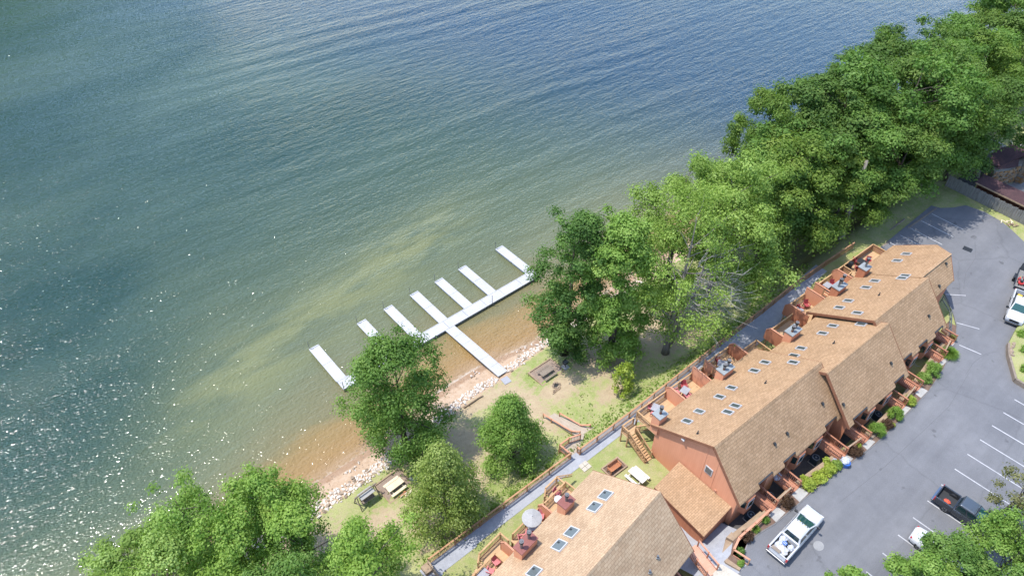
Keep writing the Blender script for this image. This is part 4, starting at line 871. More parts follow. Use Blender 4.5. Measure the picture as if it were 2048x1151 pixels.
def crown_mesh(key, h, base, rad, shape, nc, per, size, m, seed, lump=0.25, inner=0.55, cl=0.19, lobes=0, lsize=0.36, lf=0.88, **kw):
    r = np.random.default_rng(seed); cc = crown_clusters(h, base, rad, shape, nc, r, lump, inner, lobes, lsize, lf)
    cr = rad * cl * (0.65 + 0.7 * r.random(nc)) + 0.12
    V, t = leaves(cc, cr, per, size, r, **kw)
    return quads('crown', V, t, m), cc, r
def tree(name, label, x, y, h, rad, shape='oak', base=0.22, nc=95, per=120, size=0.30, m='leaf_oak', bark='bark', r0=None, seed=1, cat='tree', group=None, z=None, fork=False, nl=18, sx=1.0, ex=None, **kw):
    z = gz(x, y) if z is None else z
    o = thing(name, label, cat, (x, y, z), 0, group); base_ = h * base
    me, cc, r = crown_mesh(None, h, base_, rad, shape, nc, per, size, m, seed, **kw)
    if ex is not None:
        pass
    tm = trunk_mesh(h, base_, r0 or 0.022 * h, cc, r, bark, nl, fork=fork)
    link('crown', me, o); part('trunk', tm, bark, o, smooth=True)
    return o
GT = 'trees on the lawn'
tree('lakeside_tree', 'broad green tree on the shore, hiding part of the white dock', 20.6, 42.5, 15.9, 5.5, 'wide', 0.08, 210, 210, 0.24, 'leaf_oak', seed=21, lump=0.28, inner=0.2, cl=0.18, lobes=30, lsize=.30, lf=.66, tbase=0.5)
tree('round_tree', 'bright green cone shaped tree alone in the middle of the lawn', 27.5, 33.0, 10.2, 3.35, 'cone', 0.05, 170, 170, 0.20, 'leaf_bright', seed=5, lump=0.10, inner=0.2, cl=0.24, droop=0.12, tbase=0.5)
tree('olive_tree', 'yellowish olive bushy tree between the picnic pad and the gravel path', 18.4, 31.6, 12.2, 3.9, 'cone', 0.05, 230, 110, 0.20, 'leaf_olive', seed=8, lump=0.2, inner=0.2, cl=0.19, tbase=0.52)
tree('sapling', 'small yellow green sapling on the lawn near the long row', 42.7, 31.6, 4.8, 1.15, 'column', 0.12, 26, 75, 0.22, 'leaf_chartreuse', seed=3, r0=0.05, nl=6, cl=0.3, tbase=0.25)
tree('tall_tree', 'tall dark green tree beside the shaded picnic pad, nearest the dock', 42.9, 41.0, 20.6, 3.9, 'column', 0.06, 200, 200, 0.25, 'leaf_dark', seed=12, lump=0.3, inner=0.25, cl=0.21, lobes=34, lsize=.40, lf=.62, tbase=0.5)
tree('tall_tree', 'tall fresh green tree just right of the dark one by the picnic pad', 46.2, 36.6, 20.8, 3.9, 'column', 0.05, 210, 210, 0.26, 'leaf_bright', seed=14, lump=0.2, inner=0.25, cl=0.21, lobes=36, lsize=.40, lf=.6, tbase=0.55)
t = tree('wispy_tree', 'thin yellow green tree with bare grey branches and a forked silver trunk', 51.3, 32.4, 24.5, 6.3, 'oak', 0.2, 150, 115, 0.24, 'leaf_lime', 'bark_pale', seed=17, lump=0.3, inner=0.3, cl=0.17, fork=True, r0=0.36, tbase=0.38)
mb = MB(); rr = np.random.default_rng(4)
for k in range(40):
    a = rr.uniform(-2.1, 0.3); zz = rr.uniform(9, 18); p = Vector((1.0, -0.9, zz - 3)); d = Vector((math.cos(a), math.sin(a), 0.45)); q = p
    for j in range(3):
        e = q + d * rr.uniform(1.2, 2.1); mb.tube([q, e], [0.055 - 0.011 * j, 0.042 - 0.011 * j], 4, cap=False)
        for s in range(2): mb.tube([e, e + (d + Vector(rr.normal(size=3)) * 0.6) * rr.uniform(0.7, 1.5)], [0.024, 0.008], 3, cap=False)
        q = e; d = (d + Vector(rr.normal(size=3)) * 0.25).normalized()
part('bare_branches', mb, 'bark_dead', t)
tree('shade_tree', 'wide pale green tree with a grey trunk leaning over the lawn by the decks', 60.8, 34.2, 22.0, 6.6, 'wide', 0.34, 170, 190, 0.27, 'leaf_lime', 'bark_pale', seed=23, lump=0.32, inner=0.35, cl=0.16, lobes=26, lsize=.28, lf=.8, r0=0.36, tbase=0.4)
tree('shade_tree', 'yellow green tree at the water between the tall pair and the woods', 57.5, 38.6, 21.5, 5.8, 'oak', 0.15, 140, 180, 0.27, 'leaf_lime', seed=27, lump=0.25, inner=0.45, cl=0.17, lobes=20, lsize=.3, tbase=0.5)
# bottom left clump
GL = 'trees at the bottom left corner'
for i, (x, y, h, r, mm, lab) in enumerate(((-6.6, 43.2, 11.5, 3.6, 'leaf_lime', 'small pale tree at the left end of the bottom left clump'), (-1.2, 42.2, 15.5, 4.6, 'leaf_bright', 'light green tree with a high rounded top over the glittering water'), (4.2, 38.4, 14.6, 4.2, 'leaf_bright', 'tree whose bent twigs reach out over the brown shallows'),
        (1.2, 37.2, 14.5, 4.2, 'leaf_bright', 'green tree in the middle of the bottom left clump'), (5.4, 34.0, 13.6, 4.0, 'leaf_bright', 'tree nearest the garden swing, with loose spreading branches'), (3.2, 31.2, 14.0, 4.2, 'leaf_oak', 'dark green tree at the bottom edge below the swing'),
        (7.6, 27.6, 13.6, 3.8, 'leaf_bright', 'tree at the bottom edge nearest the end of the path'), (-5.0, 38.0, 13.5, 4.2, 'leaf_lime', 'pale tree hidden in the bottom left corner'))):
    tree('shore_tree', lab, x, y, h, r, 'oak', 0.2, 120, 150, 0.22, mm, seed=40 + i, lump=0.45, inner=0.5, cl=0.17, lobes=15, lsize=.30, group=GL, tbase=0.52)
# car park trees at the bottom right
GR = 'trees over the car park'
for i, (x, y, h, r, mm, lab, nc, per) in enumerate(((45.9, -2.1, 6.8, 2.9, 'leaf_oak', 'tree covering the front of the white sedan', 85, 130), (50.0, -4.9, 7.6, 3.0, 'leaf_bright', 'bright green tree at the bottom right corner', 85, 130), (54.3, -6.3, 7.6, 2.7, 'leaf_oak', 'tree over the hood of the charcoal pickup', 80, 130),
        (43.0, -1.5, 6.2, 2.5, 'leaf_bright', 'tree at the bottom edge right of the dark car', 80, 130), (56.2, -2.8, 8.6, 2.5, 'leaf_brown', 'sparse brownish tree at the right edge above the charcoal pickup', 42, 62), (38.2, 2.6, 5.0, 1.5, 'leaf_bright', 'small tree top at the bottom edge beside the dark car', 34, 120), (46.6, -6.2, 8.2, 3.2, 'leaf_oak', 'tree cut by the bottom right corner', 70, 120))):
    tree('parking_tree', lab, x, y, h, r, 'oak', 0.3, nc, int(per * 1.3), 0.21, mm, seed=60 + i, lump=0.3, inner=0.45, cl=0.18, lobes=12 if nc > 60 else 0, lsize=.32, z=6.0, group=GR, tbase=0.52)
# woods beyond the long row
FT = []
for s in range(5):
    h, rad, shp = ((19, 6.0, 'oak'), (20, 5.6, 'wide'), (18, 6.4, 'wide'), (21, 5.2, 'column'), (17, 6.0, 'oak'))[s]
    me, cc, r = crown_mesh(None, h, h * 0.26, rad, shp, 150, 190, 0.30, 'leaf_forest', 80 + s, lump=0.3, inner=0.6, cl=0.17, tbase=0.5, tvar=.14, lobes=(19, 16, 21, 15, 17)[s], lsize=.31)
    FT.append((me, trunk_mesh(h, h * .15, 0.32, cc, r, 'bark', 14).mesh('trunk', 'bark', True), h))
woods = [(69.8, 40.6, 18.5, 'slender tree at the left tip of the woods, over the water', 3, .62), (67.8, 37.4, 18, 'leafy tree at the left end of the woods behind the pale tree', 0, .8), (73.0, 35.2, 20.5, 'dark rounded tree in front of the left part of the woods', 2, 1), (78.0, 41.6, 20, 'waterside tree of the woods, second from the left tip', 1, .9),
         (80.3, 35.8, 22, 'large rounded tree in the left middle of the woods', 0, 1), (85.4, 40.2, 20.5, 'waterside tree of the woods, third from the left tip', 4, 1), (84.0, 32.6, 18.5, 'dark tree with a stout pale trunk at the lawn edge behind the last deck', 2, .95), (87.8, 33.4, 22, 'tree with a high bright crown in the middle of the woods', 1, 1.05),
         (92.6, 39.4, 20.5, 'waterside tree in the middle of the woods', 2, 1), (91.2, 28.9, 16.5, 'low dark tree leaning over the corner of the car park', 4, .85), (94.5, 31.8, 22, 'broad tree near the right middle of the woods', 0, 1.05), (99.5, 38.6, 20, 'waterside tree right of the middle of the woods', 1, 1),
         (101.0, 31.2, 22, 'broad tree behind the far fence', 2, 1.05), (98.8, 28.2, 18, 'tree standing at the far end of the car park', 0, .85), (106.5, 27.2, 19.5, 'tree overhanging the maroon roofed porch', 4, .95), (107.5, 40.6, 21, 'high waterside tree with pale tips in the upper woods', 3, 1.25),
         (108.5, 33.0, 22, 'tree behind the maroon roofed house', 1, 1), (113.5, 39.0, 21, 'waterside tree next to the gap in the upper woods', 0, 1), (115.5, 31.5, 22, 'tall tree at the upper right, beside the fire pit', 2, 1.1), (119.5, 35.8, 20.5, 'tree right of the gap showing water', 4, 1),
         (124.0, 33.5, 21.5, 'tree at the right edge above the fire pit', 0, 1.05), (129.5, 36.0, 23, 'dark tree at the top right corner over the water', 1, 1.15), (137, 37.0, 22, 'dark tree cut by the top right corner', 3, 1.2), (131.5, 30.5, 21, 'tree at the right edge below the top corner', 2, 1.1), (88.0, 37.4, 20.5, 'tree in the middle of the woods behind the waterside row', 3, 1.2), (75.8, 37.2, 20, 'tree in the left woods behind the waterside row', 4, .95)]
for i, (x, y, zt, lab, k, sc) in enumerate(woods):
    me, tm, h = FT[k]; z = gz(x, y); o = thing('woodland_tree', lab, 'tree', (x, y, z), random.uniform(0, 6.28), 'trees of the woods beyond the long row')
    s = (zt - 1.0) / h * (0.84, 1.06, 0.95, 1.14, 0.90, 1.02, 0.80)[i % 7]; sc *= (1.18, 0.92, 1.05, 0.86, 1.25)[i % 5]
    for nme, mm in (('crown', me), ('trunk', tm)):
        c = link(nme, mm, o)
        if nme == 'crown' and i % 3 == 1: c.material_slots[0].link = 'OBJECT'; c.material_slots[0].material = M['leaf_oak']
        c.scale = (sc * random.uniform(.92, 1.08), sc * random.uniform(.92, 1.08), s)
tr = thing('tree_stump', 'stout pale leaning trunk at the lawn edge behind the last deck', 'tree trunk', (82.9, 29.8, gz(82.9, 29.8)))
part('trunk', MB().tube([(0, 0, -0.2), (0.02, 0, 0.3), (0.0, 0.15, 2.5), (0.15, 0.3, 6), (0.2, 0.4, 12)], [0.85, 0.6, 0.48, 0.42, 0.2], 10), 'bark_pale', tr, smooth=True)
for a in (0.4, 2.2, 3.6, 5.2): part('root', MB().tube([(0.3 * math.cos(a), 0.3 * math.sin(a), 0.5), (0.8 * math.cos(a), 0.8 * math.sin(a), 0.12), (1.4 * math.cos(a), 1.4 * math.sin(a), -0.1)], [0.25, 0.16, 0.05], 6), 'bark_pale', tr, smooth=True)
# ------------------------------------------------------------------ shrubs
def shrub(name, label, x, y, z, r, hz, m, size=0.11, n=900, seed=0, shape='ball', cat='shrub', group=None):
    rr = np.random.default_rng(200 + seed); o = thing(name, label, cat, (x, y, z), 0, group)
    k = 36 if r > .3 else 14; d = rr.normal(size=(k, 3)); d[:, 2] = abs(d[:, 2]); d /= np.linalg.norm(d, axis=1, keepdims=True)
    cc = d * np.array([r * .72, r * .72, hz * .72]) * (0.55 + 0.45 * rr.random(k))[:, None] + np.array([0, 0, hz * .18]); cr = np.full(k, r * 0.30) * (0.8 + .4 * rr.random(k))
    if shape == 'tuft':
        m_ = n // 2; ph = rr.random(m_) * 6.28; el = rr.uniform(.3, 1.4, m_); ln = r * (0.7 + .5 * rr.random(m_)); D = np.stack([np.cos(ph) * np.cos(el), np.sin(ph) * np.cos(el), np.sin(el) * hz / r], 1)
        T_ = np.stack([-np.sin(ph), np.cos(ph), ph * 0], 1) * 0.018; e = D * ln[:, None]; md = e * .6 + np.array([0, 0, .12 * hz]); e = e - np.array([0, 0, .15 * hz])
        V = np.stack([md * .05 - T_, md + T_, e, md - T_], 1); t = rr.random(m_)
    else: V, t = leaves(cc, cr, n / k, size, rr, flat=0.8, upw=.35, tvar=.12)
    V[:, :, 2] = np.maximum(V[:, :, 2], 0.01); link('foliage', quads('foliage', V, t, m), o)
    st = MB()
    for a in range(4): st.tube([(0, 0, -0.05), (r * .4 * math.cos(a * 1.6), r * .4 * math.sin(a * 1.6), hz * .5)], [0.03, 0.012], 4)
    part('stems', st, 'bark', o); return o
GS = 'shrubs in the beds along the car park'
for i, (nm, lab, x, y, r, hz, mm, sz, n, shp) in enumerate((
    ('red_shrub', 'round dark red shrub left of the white pickup, under the salmon handrail', 37.2, 11.0, 0.72, 1.1, 'leaf_red', .10, 2600, 'ball'), ('green_shrub', 'small bright round shrub beside the handrail by the first bridge', 39.85, 10.95, 0.5, .75, 'leaf_bright', .10, 1200, 'ball'), ('fern', 'small spiky green fern between two round shrubs', 38.5, 11.05, .55, .6, 'leaf_bright', .1, 700, 'tuft'),
    ('red_shrub', 'round red shrub between the first and second bridge, in front of the pickup', 42.9, 10.75, .8, 1.2, 'leaf_red', .10, 3000, 'ball'), ('lime_shrub', 'lime yellow shrub at the near end of the long hosta bed', 46.1, 10.5, .85, 1.0, 'leaf_chartreuse', .16, 2200, 'ball'), ('lime_shrub', 'palest lime shrub in the middle of the long hosta bed', 47.6, 10.3, .9, 1.0, 'leaf_chartreuse', .16, 2200, 'ball'),
    ('lime_shrub', 'large lime shrub in the far half of the long hosta bed', 49.0, 10.15, .85, 1.05, 'leaf_chartreuse', .16, 2200, 'ball'), ('lime_shrub', 'lime shrub next to the blue and white bag', 50.1, 10.0, .7, .95, 'leaf_lime', .15, 1700, 'ball'), ('lime_shrub', 'small lime plant behind the timber at the near end of the hosta bed', 46.5, 11.25, .45, .6, 'leaf_chartreuse', .14, 700, 'ball'), ('lime_shrub', 'small lime plant behind the timber at the far end of the hosta bed', 49.9, 11.0, .5, .65, 'leaf_chartreuse', .14, 800, 'ball'),
    ('red_shrub', 'round brown red shrub right of the third bridge', 52.9, 9.6, .85, 1.2, 'leaf_red', .10, 3000, 'ball'), ('lime_shrub', 'tiny yellow plant behind the brown red shrub by the third bridge', 54.0, 9.85, .35, .45, 'leaf_chartreuse', .12, 400, 'ball'), ('green_shrub', 'first large round clipped green shrub', 56.75, 9.55, 1.05, 1.75, 'leaf_bright', .10, 5200, 'ball'), ('red_shrub', 'squat dark red shrub between two round clipped green shrubs', 58.4, 9.35, .8, 1.0, 'leaf_red', .10, 2600, 'ball'), ('green_shrub', 'second large round clipped green shrub', 60.1, 9.45, .95, 1.6, 'leaf_bright', .10, 4600, 'ball'),
    ('lime_shrub', 'thin yellow plant in front of the squat dark red shrub', 59.0, 9.0, .35, .4, 'leaf_chartreuse', .12, 400, 'ball'), ('lime_shrub', 'variegated lime shrub right of the fifth bridge', 63.05, 9.35, .8, 1.1, 'leaf_chartreuse', .13, 2200, 'ball'), ('lime_shrub', 'lime half of the large double shrub', 67.2, 10.0, .95, 1.1, 'leaf_lime', .15, 2600, 'ball'), ('green_shrub', 'tall green half of the large double shrub', 68.9, 9.95, 1.15, 1.7, 'leaf_bright', .12, 4200, 'ball'), ('grassy_shrub', 'grassy arching shrub right of the seventh bridge', 72.85, 9.9, 1.2, 1.15, 'leaf_bright', .1, 3000, 'tuft'),
    ('grassy_shrub', 'thin grassy plant below the guard rail', 75.7, 10.9, .6, .6, 'leaf_lime', .1, 700, 'tuft'), ('green_shrub', 'leafy plant inside the corner of the salmon handrail', 35.6, 10.6, .55, .6, 'leaf_oak', .12, 900, 'ball'), ('green_shrub', 'pale leafy plant beside the concrete steps', 34.75, 9.85, .45, .5, 'leaf_bright', .12, 700, 'ball'))):
    shrub(nm, lab, x, y, 6.0, r, hz, mm, sz, n, i, shp, 'fern' if nm == 'fern' else 'shrub', GS)
for i, (x, y, lab) in enumerate(((24.5, 29.0, 'tall weed outside the balustrade behind the first deck of the nearer row'), (22.3, 29.1, 'weed outside the balustrade below the olive tree'), (27.2, 29.2, 'weed on the bank below the round tree'), (16.2, 29.3, 'weed on the bank near the bottom end of the balustrade'), (29.4, 29.1, 'weed on the bank left of the ramp landing'))):
    shrub('weed', lab, x, y, gz(x, y), .55, .6, 'leaf_lime', .12, 420, 50 + i, 'ball', 'weed', 'weeds on the bank outside the path')
r_ = np.random.default_rng(77); G_ = 5200
gx = r_.uniform(13, 75, G_); gy = np.where(r_.random(G_) < .55, 28.75 + abs(r_.normal(size=G_)) * 1.1, r_.uniform(29, 42, G_)); zz = ground(gx, gy)
keep = bare(gx, gy) < 0.4; gx, gy, zz = gx[keep], gy[keep], zz[keep]; n_ = len(gx); ph = r_.random(n_) * 6.28; hh = r_.uniform(.05, .2, n_)
P0 = np.stack([gx, gy, zz], 1); T_ = np.stack([np.cos(ph), np.sin(ph), ph * 0], 1) * 0.09; U_ = np.stack([r_.normal(size=n_) * .1, r_.normal(size=n_) * .1, hh], 1)
og = link('tall_grass', quads('tall_grass', np.stack([P0 - T_, P0 + T_, P0 + T_ * .7 + U_, P0 - T_ * .7 + U_], 1), r_.random(n_), 'leaf_lime'))
og['label'] = 'loose tufts of taller grass scattered over the lawn and bank'; og['category'] = 'grass'; og['kind'] = 'stuff'
# ------------------------------------------------------------------ floating dock
def rel(o, x, y, z): return (x - o.location.x, y - o.location.y, z - o.location.z)
D = thing('floating_dock', 'white comb shaped floating dock with seven fingers on the lake', 'dock', (35, 54.9, 0.0))
def raft(name, x0, x1, y0, y1, par=D):
    cx, cy = (x0 + x1) / 2 - 35, (y0 + y1) / 2 - 54.9
    o = part(name, MB().box((cx, cy, 0.42), (x1 - x0, y1 - y0, 0.06)), 'dock_white', par)
    part('float', MB().box((cx, cy, 0.17), (x1 - x0 - .16, y1 - y0 - .16, 0.42)), 'dock_float', o)
    for s in (-1, 1):
        if x1 - x0 > y1 - y0: part('edge_rail', MB().box((cx, cy + s * ((y1 - y0) / 2 + .03), 0.42), (x1 - x0, 0.05, 0.13)), 'vinyl_white', o)
        else: part('edge_rail', MB().box((cx + s * ((x1 - x0) / 2 + .03), cy, 0.42), (0.05, y1 - y0, 0.13)), 'vinyl_white', o)
    return o
for k in range(10): raft('walkway_section', 19.45 + 3.11 * k + .02, 19.45 + 3.11 * (k + 1) - .02, 54.2, 55.65)
for i, x in enumerate((20.06, 26.93, 30.99, 35.14, 39.22, 43.24, 49.93)):
    for k in range(2): o = raft('finger_section', x - 0.6, x + 0.6, 55.72 + 3.3 * k, 55.72 + 3.3 * (k + 1) - .03)
    part('bumper', MB().box((x - 35, 62.38 - 54.9, .40), (1.3, 0.12, 0.2)), 'vinyl_white', o)
    part('mooring_pole', MB().cyl((x - 35 - .55, 62.5 - 54.9), 0.035, -1.5, 1.75, 6), 'galvanized', D)
for x in (19.5, 31.2, 42.0, 50.6): part('mooring_pole', MB().cyl((x - 35, 54.1 - 54.9), 0.04, -1.5, 1.9, 6), 'galvanized', D)
o = thing('gangway', 'white gangway sloping from the dock down to the rocky bank', 'gangway', (35.0, 48.9, 0.5))
n = 6
for k in range(n):
    y0, y1 = 5.22 - 10.7 * k / n, 5.22 - 10.7 * (k + 1) / n + .02; zz = lambda y: 0.42 + (5.2 - y) * 0.07 - .5
    part('tread_panel', MB().beam((0, y0, zz(y0)), (0, y1, zz(y1)), 1.26, 0.07), 'dock_white', o)
for s in (-1, 1): part('edge_rail', MB().beam((s * .66, 5.2, -.05), (s * .66, -5.5, .72), 0.06, 0.16), 'vinyl_white', o)
solo('rubber_mat', MB().box((0, 0, 0.03), (0.95, 1.0, 0.05)), 'table_grey', 'grey mat on the ground at the shore end of the gangway', 'mat', (34.7, 42.45, gz(34.7, 42.45)), R(-6))

# ------------------------------------------------------------------ rocks along the bank
def rock_mesh(seed, m):
    r = np.random.default_rng(seed); bm = bmesh.new()
    for p in r.normal(size=(13, 3)):
        p = p / np.linalg.norm(p) * r.uniform(.75, 1.05); bm.verts.new((p[0] * .5, p[1] * .38, p[2] * .3))
    res = bmesh.ops.convex_hull(bm, input=bm.verts); bmesh.ops.delete(bm, geom=[g for g in res['geom_interior'] if isinstance(g, bmesh.types.BMVert)], context='VERTS')
    me = bpy.data.meshes.new('rock'); bm.to_mesh(me); bm.free(); me.materials.append(M[m]); return me
RK = [rock_mesh(300 + i, 'rock_pale' if i < 7 else 'rock_tan') for i in range(9)]
rp = thing('rock_bank', 'band of pale broken rocks lining the lake shore on both sides of the gangway', 'rocks', (25, 43, 0.6))
r = np.random.default_rng(9); placed = []
for i in range(5200):
    x = r.uniform(6.5, 42.5) if i < 4400 else r.uniform(-14, 60); t = .12 + .8 * r.random(); y = float(rock_in(x)) + (float(rock_out(x)) - float(rock_in(x))) * t * .98 + r.normal() * .12
    if 34.1 < x < 35.5 and y > 42.9: continue
    s = r.uniform(.36, .8) * (1.25 if r.random() < .15 else 1)
    if all((x - a) ** 2 + (y - b) ** 2 > ((s + c) * .27) ** 2 for a, b, c in placed): placed.append((x, y, s))
vis = sorted(placed, key=lambda q: -q[2] * (1.0 if 6 < q[0] < 43 else .3))
for k, (x, y, s) in enumerate(vis[:300]):
    o = link('rock', RK[int(r.integers(0, 9) if r.random() < .6 else r.integers(0, 6))], rp, (x - 25, y - 43, gz(x, y) - .6 + s * .1), r.uniform(0, 6.28)); o.scale = (s, s, s); o.rotation_euler.x = r.normal() * .3
bv, bf = [], []; 
def stuff_rocks(lst, name, mat_, par, lift=.08):
    mb = MB()
    for x, y, s in lst:
        me = RK[int(r.integers(0, 7))]; a = r.uniform(0, 6.28); ca, sa = math.cos(a), math.sin(a)
        base = par.location if par else Vector((0, 0, 0)); z = gz(x, y)
        mb.add([(x - base.x + (v.co.x * ca - v.co.y * sa) * s, y - base.y + (v.co.x * sa + v.co.y * ca) * s, z - base.z + lift * s + v.co.z * s) for v in me.vertices], [tuple(p.vertices) for p in me.polygons])
    o = part(name, mb, mat_, par); o['kind'] = 'stuff'; return o
stuff_rocks(vis[300:], 'small_rocks', 'rock_pale', rp)
st = []
for k in range(260):
    x = r.uniform(8, 43); st.append((x, float(shore(x)) - abs(r.normal()) * 1.1 + .3, r.uniform(.08, .22)))
o = stuff_rocks(st, 'beach_stones', 'rock_tan', None); o['label'] = 'small loose stones scattered on the wet sand'; o['category'] = 'stones'
for i, (x, y, lab) in enumerate(((14.6, 44.2, 'low heap of stones on the sand left of the lakeside tree'), (32.6, 46.1, 'dark drift stones on the sand left of the gangway'), (39.9, 45.6, 'stone cluster on the sand right of the gangway'))):
    o = thing('stone_heap', lab, 'stones', (x, y, gz(x, y)))
    for k in range(8):
        q = link('rock', RK[(k + i) % 9], o, (r.normal() * .45, r.normal() * .25, .08), r.uniform(0, 6)); sc = r.uniform(.25, .5); q.scale = (sc, sc, sc)
o = solo('driftwood_log', MB().tube([(-1.4, -.1, .12), (-.3, 0, .16), (.8, .12, .14), (1.35, .05, .2)], [.10, .12, .1, .06], 8), 'wood_timber', 'bare pale log lying along the top of the rock bank', 'log', (29.8, 42.4, gz(29.8, 42.4)), R(-5))

# ------------------------------------------------------------------ picnic places on the lawn
def picnic(label, x, y, z, rz, m, group='picnic tables', ln=1.85):
    o = thing('picnic_table', label, 'picnic table', (x, y, z), rz, group)
    for k in range(5): part('tabletop_plank', MB().box((0, -.30 + .15 * k, 0.75), (ln, .142, .045)), m, o)
    for s in (-1, 1):
        for q in (0, 1): part('bench_plank', MB().box((0, s * (.66 + .15 * q), 0.45), (ln, .14, .045)), m, o)
    for e in (-1, 1):
        for s in (-1, 1): part('leg', MB().beam((e * ln * .34, s * .22, .73), (e * ln * .34, s * .62, 0), .05, .10), m, o)
        part('seat_beam', MB().beam((e * ln * .34 + .05, -.82, .39), (e * ln * .34 + .05, .82, .39), .045, .09), m, o)
        part('top_beam', MB().beam((e * ln * .34 + .05, -.34, .69), (e * ln * .34 + .05, .34, .69), .045, .07), m, o)
    return o
def pad(label, x, y, z, sx, sy, rz, m='pad_gravel'):
    o = thing('picnic_pad', label, 'gravel pad', (x, y, z), rz, 'timber edged pads')
    part('bed', MB().box((0, 0, 0.0), (sx - .1, sy - .1, 0.12)), m, o)
    for s in (-1, 1):
        part('edge_timber', MB().box((0, s * sy / 2, 0.05), (sx + .14, .14, 0.22)), 'wood_timber', o); part('edge_timber', MB().box((s * sx / 2, 0, 0.052), (.14, sy - .14, 0.22)), 'wood_timber', o)
    return o
zp = gz(16.8, 38.9) + .05
pad('sunny timber edged gravel pad beside the garden swing', 16.75, 38.95, zp, 3.0, 2.75, R(3)); picnic('pale picnic table on the sunny pad beside the garden swing', 16.65, 38.6, zp + .06, R(3), 'picnic_pine')
zp2 = gz(39, 40) + .05
pad('shaded timber edged gravel pad below the tall dark tree', 39.0, 40.1, zp2, 3.5, 2.5, R(0)); picnic('weathered picnic table in the dappled shade of the tall dark tree', 38.7, 39.75, zp2 + .06, R(0), 'wood_weathered')
picnic('white picnic table on the grass beside the end gable', 35.15, 22.4, gz(35.1, 22.4), R(92), 'table_white', ln=1.9)
def grill(label, x, y, rz):
    o = thing('barbecue', label, 'barbecue', (x, y, gz(x, y)), rz, 'pedestal barbecues')
    part('post', MB().cyl((0, 0), .05, 0, .72, 8), 'black_iron', o)
    part('firebox', MB().box((0, 0, .85), (.6, .45, .26)).box((0, .24, .95), (.6, .03, .3)), 'dark_metal', o)
    part('grate', MB().box((0, 0, .985), (.54, .38, .012)), 'galvanized', o); part('base_slab', MB().box((0, 0, .03), (.8, .8, .08)), 'concrete', o)
grill('pedestal barbecue at the corner of the sunny picnic pad', 18.75, 38.35, R(20)); grill('pedestal barbecue at the edge of the shaded picnic pad', 41.2, 39.2, R(0))
o = thing('stone_fire_ring', 'dark stone fire ring on bare dirt below the shaded picnic pad', 'fire ring', (38.3, 37.6, gz(38.3, 37.6)))
for k in range(10):
    q = link('stone', RK[7 + k % 2], o, (.42 * math.cos(k * .628), .42 * math.sin(k * .628), .1), k); q.scale = (.42, .42, .42)
part('ash', MB().cyl((0, 0), .36, 0, .05, 12), 'black_iron', o)
o = thing('firewood_pile', 'small heap of split firewood at the lower corner of the sunny pad', 'firewood', (16.9, 37.25, gz(16.9, 37.25)))
for k in range(12): part('log', MB().tube([(r.normal() * .35 - .25, r.normal() * .14, .07 + .05 * (k % 3)), (r.normal() * .35 + .25, r.normal() * .14, .07 + .05 * (k % 3))], .055, 6), 'wood_bench' if k % 2 else 'picnic_pine', o)
o = thing('firewood_pile', 'few pale split logs on the dirt beside the stone fire ring', 'firewood', (37.8, 37.05, gz(37.8, 37.05)))
for k in range(6): part('log', MB().tube([(r.normal() * .3 - .2, r.normal() * .12, .06), (r.normal() * .3 + .2, r.normal() * .12, .08)], .05, 6), 'wood_timber', o)
o = thing('garden_swing', 'weathered timber garden swing with A shaped ends on the lawn', 'garden swing', (13.75, 39.35, gz(13.75, 39.35)), R(3))
for e in (-1.15, 1.15):
    for s in (-1, 1): part('leg', MB().beam((e, s * .75, 0), (e * .93, s * .08, 1.85), .09, .09), 'wood_weathered', o)
    part('cross_brace', MB().beam((e * .97, -.45, .75), (e * .97, .45, .75), .06, .08), 'wood_weathered', o)
part('top_beam', MB().beam((-1.3, 0, 1.88), (1.3, 0, 1.88), .10, .13), 'wood_weathered', o)
sw = part('seat', MB().box((0, -.12, .5), (1.5, .5, .05)), 'wood_weathered', o)
for k in range(6): part('back_slat', MB().beam((-.72, .1 + .035 * k, .58 + .1 * k), (.72, .1 + .035 * k, .58 + .1 * k), .03, .085), 'wood_weathered', sw)
part('canopy', MB().add([(-.8, -.45, 1.5), (.8, -.45, 1.5), (.8, .35, 1.62), (-.8, .35, 1.62), (-.8, -.45, 1.47), (.8, -.45, 1.47), (.8, .35, 1.59), (-.8, .35, 1.59)], [(0, 1, 2, 3), (7, 6, 5, 4), (0, 4, 5, 1), (1, 5, 6, 2), (2, 6, 7, 3), (3, 7, 4, 0)]), 'fabric_cream', o)
for e in (-.7, .7):
    for y in (-.33, .2): part('chain', MB().tube([(e, y, .55), (e, 0, 1.84)], .012, 4), 'black_iron', o)
# yard between the rows
pad('small light edged plot holding the planter bench behind the pale roof', 34.35, 24.75, 4.02, 2.2, 1.35, R(-2), 'mulch')
o = thing('slatted_bench', 'orange brown slatted garden bench standing in a light edged plot', 'bench', (34.15, 24.6, 4.1), R(-2))
for k in range(5): part('seat_slat', MB().box((0, -.22 + .11 * k, .45), (1.4, .095, .035)), 'wood_bench', o)
for k in range(4): part('back_slat', MB().beam((-.7, .27 + .03 * k, .56 + .12 * k), (.7, .27 + .03 * k, .56 + .12 * k), .03, .10), 'wood_bench', o)
for e in (-.68, .68):
    for s in (-.24, .26): part('leg', MB().box((e, s, .33), (.07, .07, .66)), 'wood_bench', o)
    part('armrest', MB().box((e, 0, .68), (.09, .62, .045)), 'wood_bench', o)
o = thing('stepping_slabs', 'four pale stone slabs set in the grass beside the gravel path', 'paving', (32.2, 26.8, 4.02), R(0))
for k in range(4): part('slab', MB().box((-.27 + .54 * (k % 2), -.24 + .48 * (k // 2), .02), (.5, .44, .06)), 'concrete_pale', o)

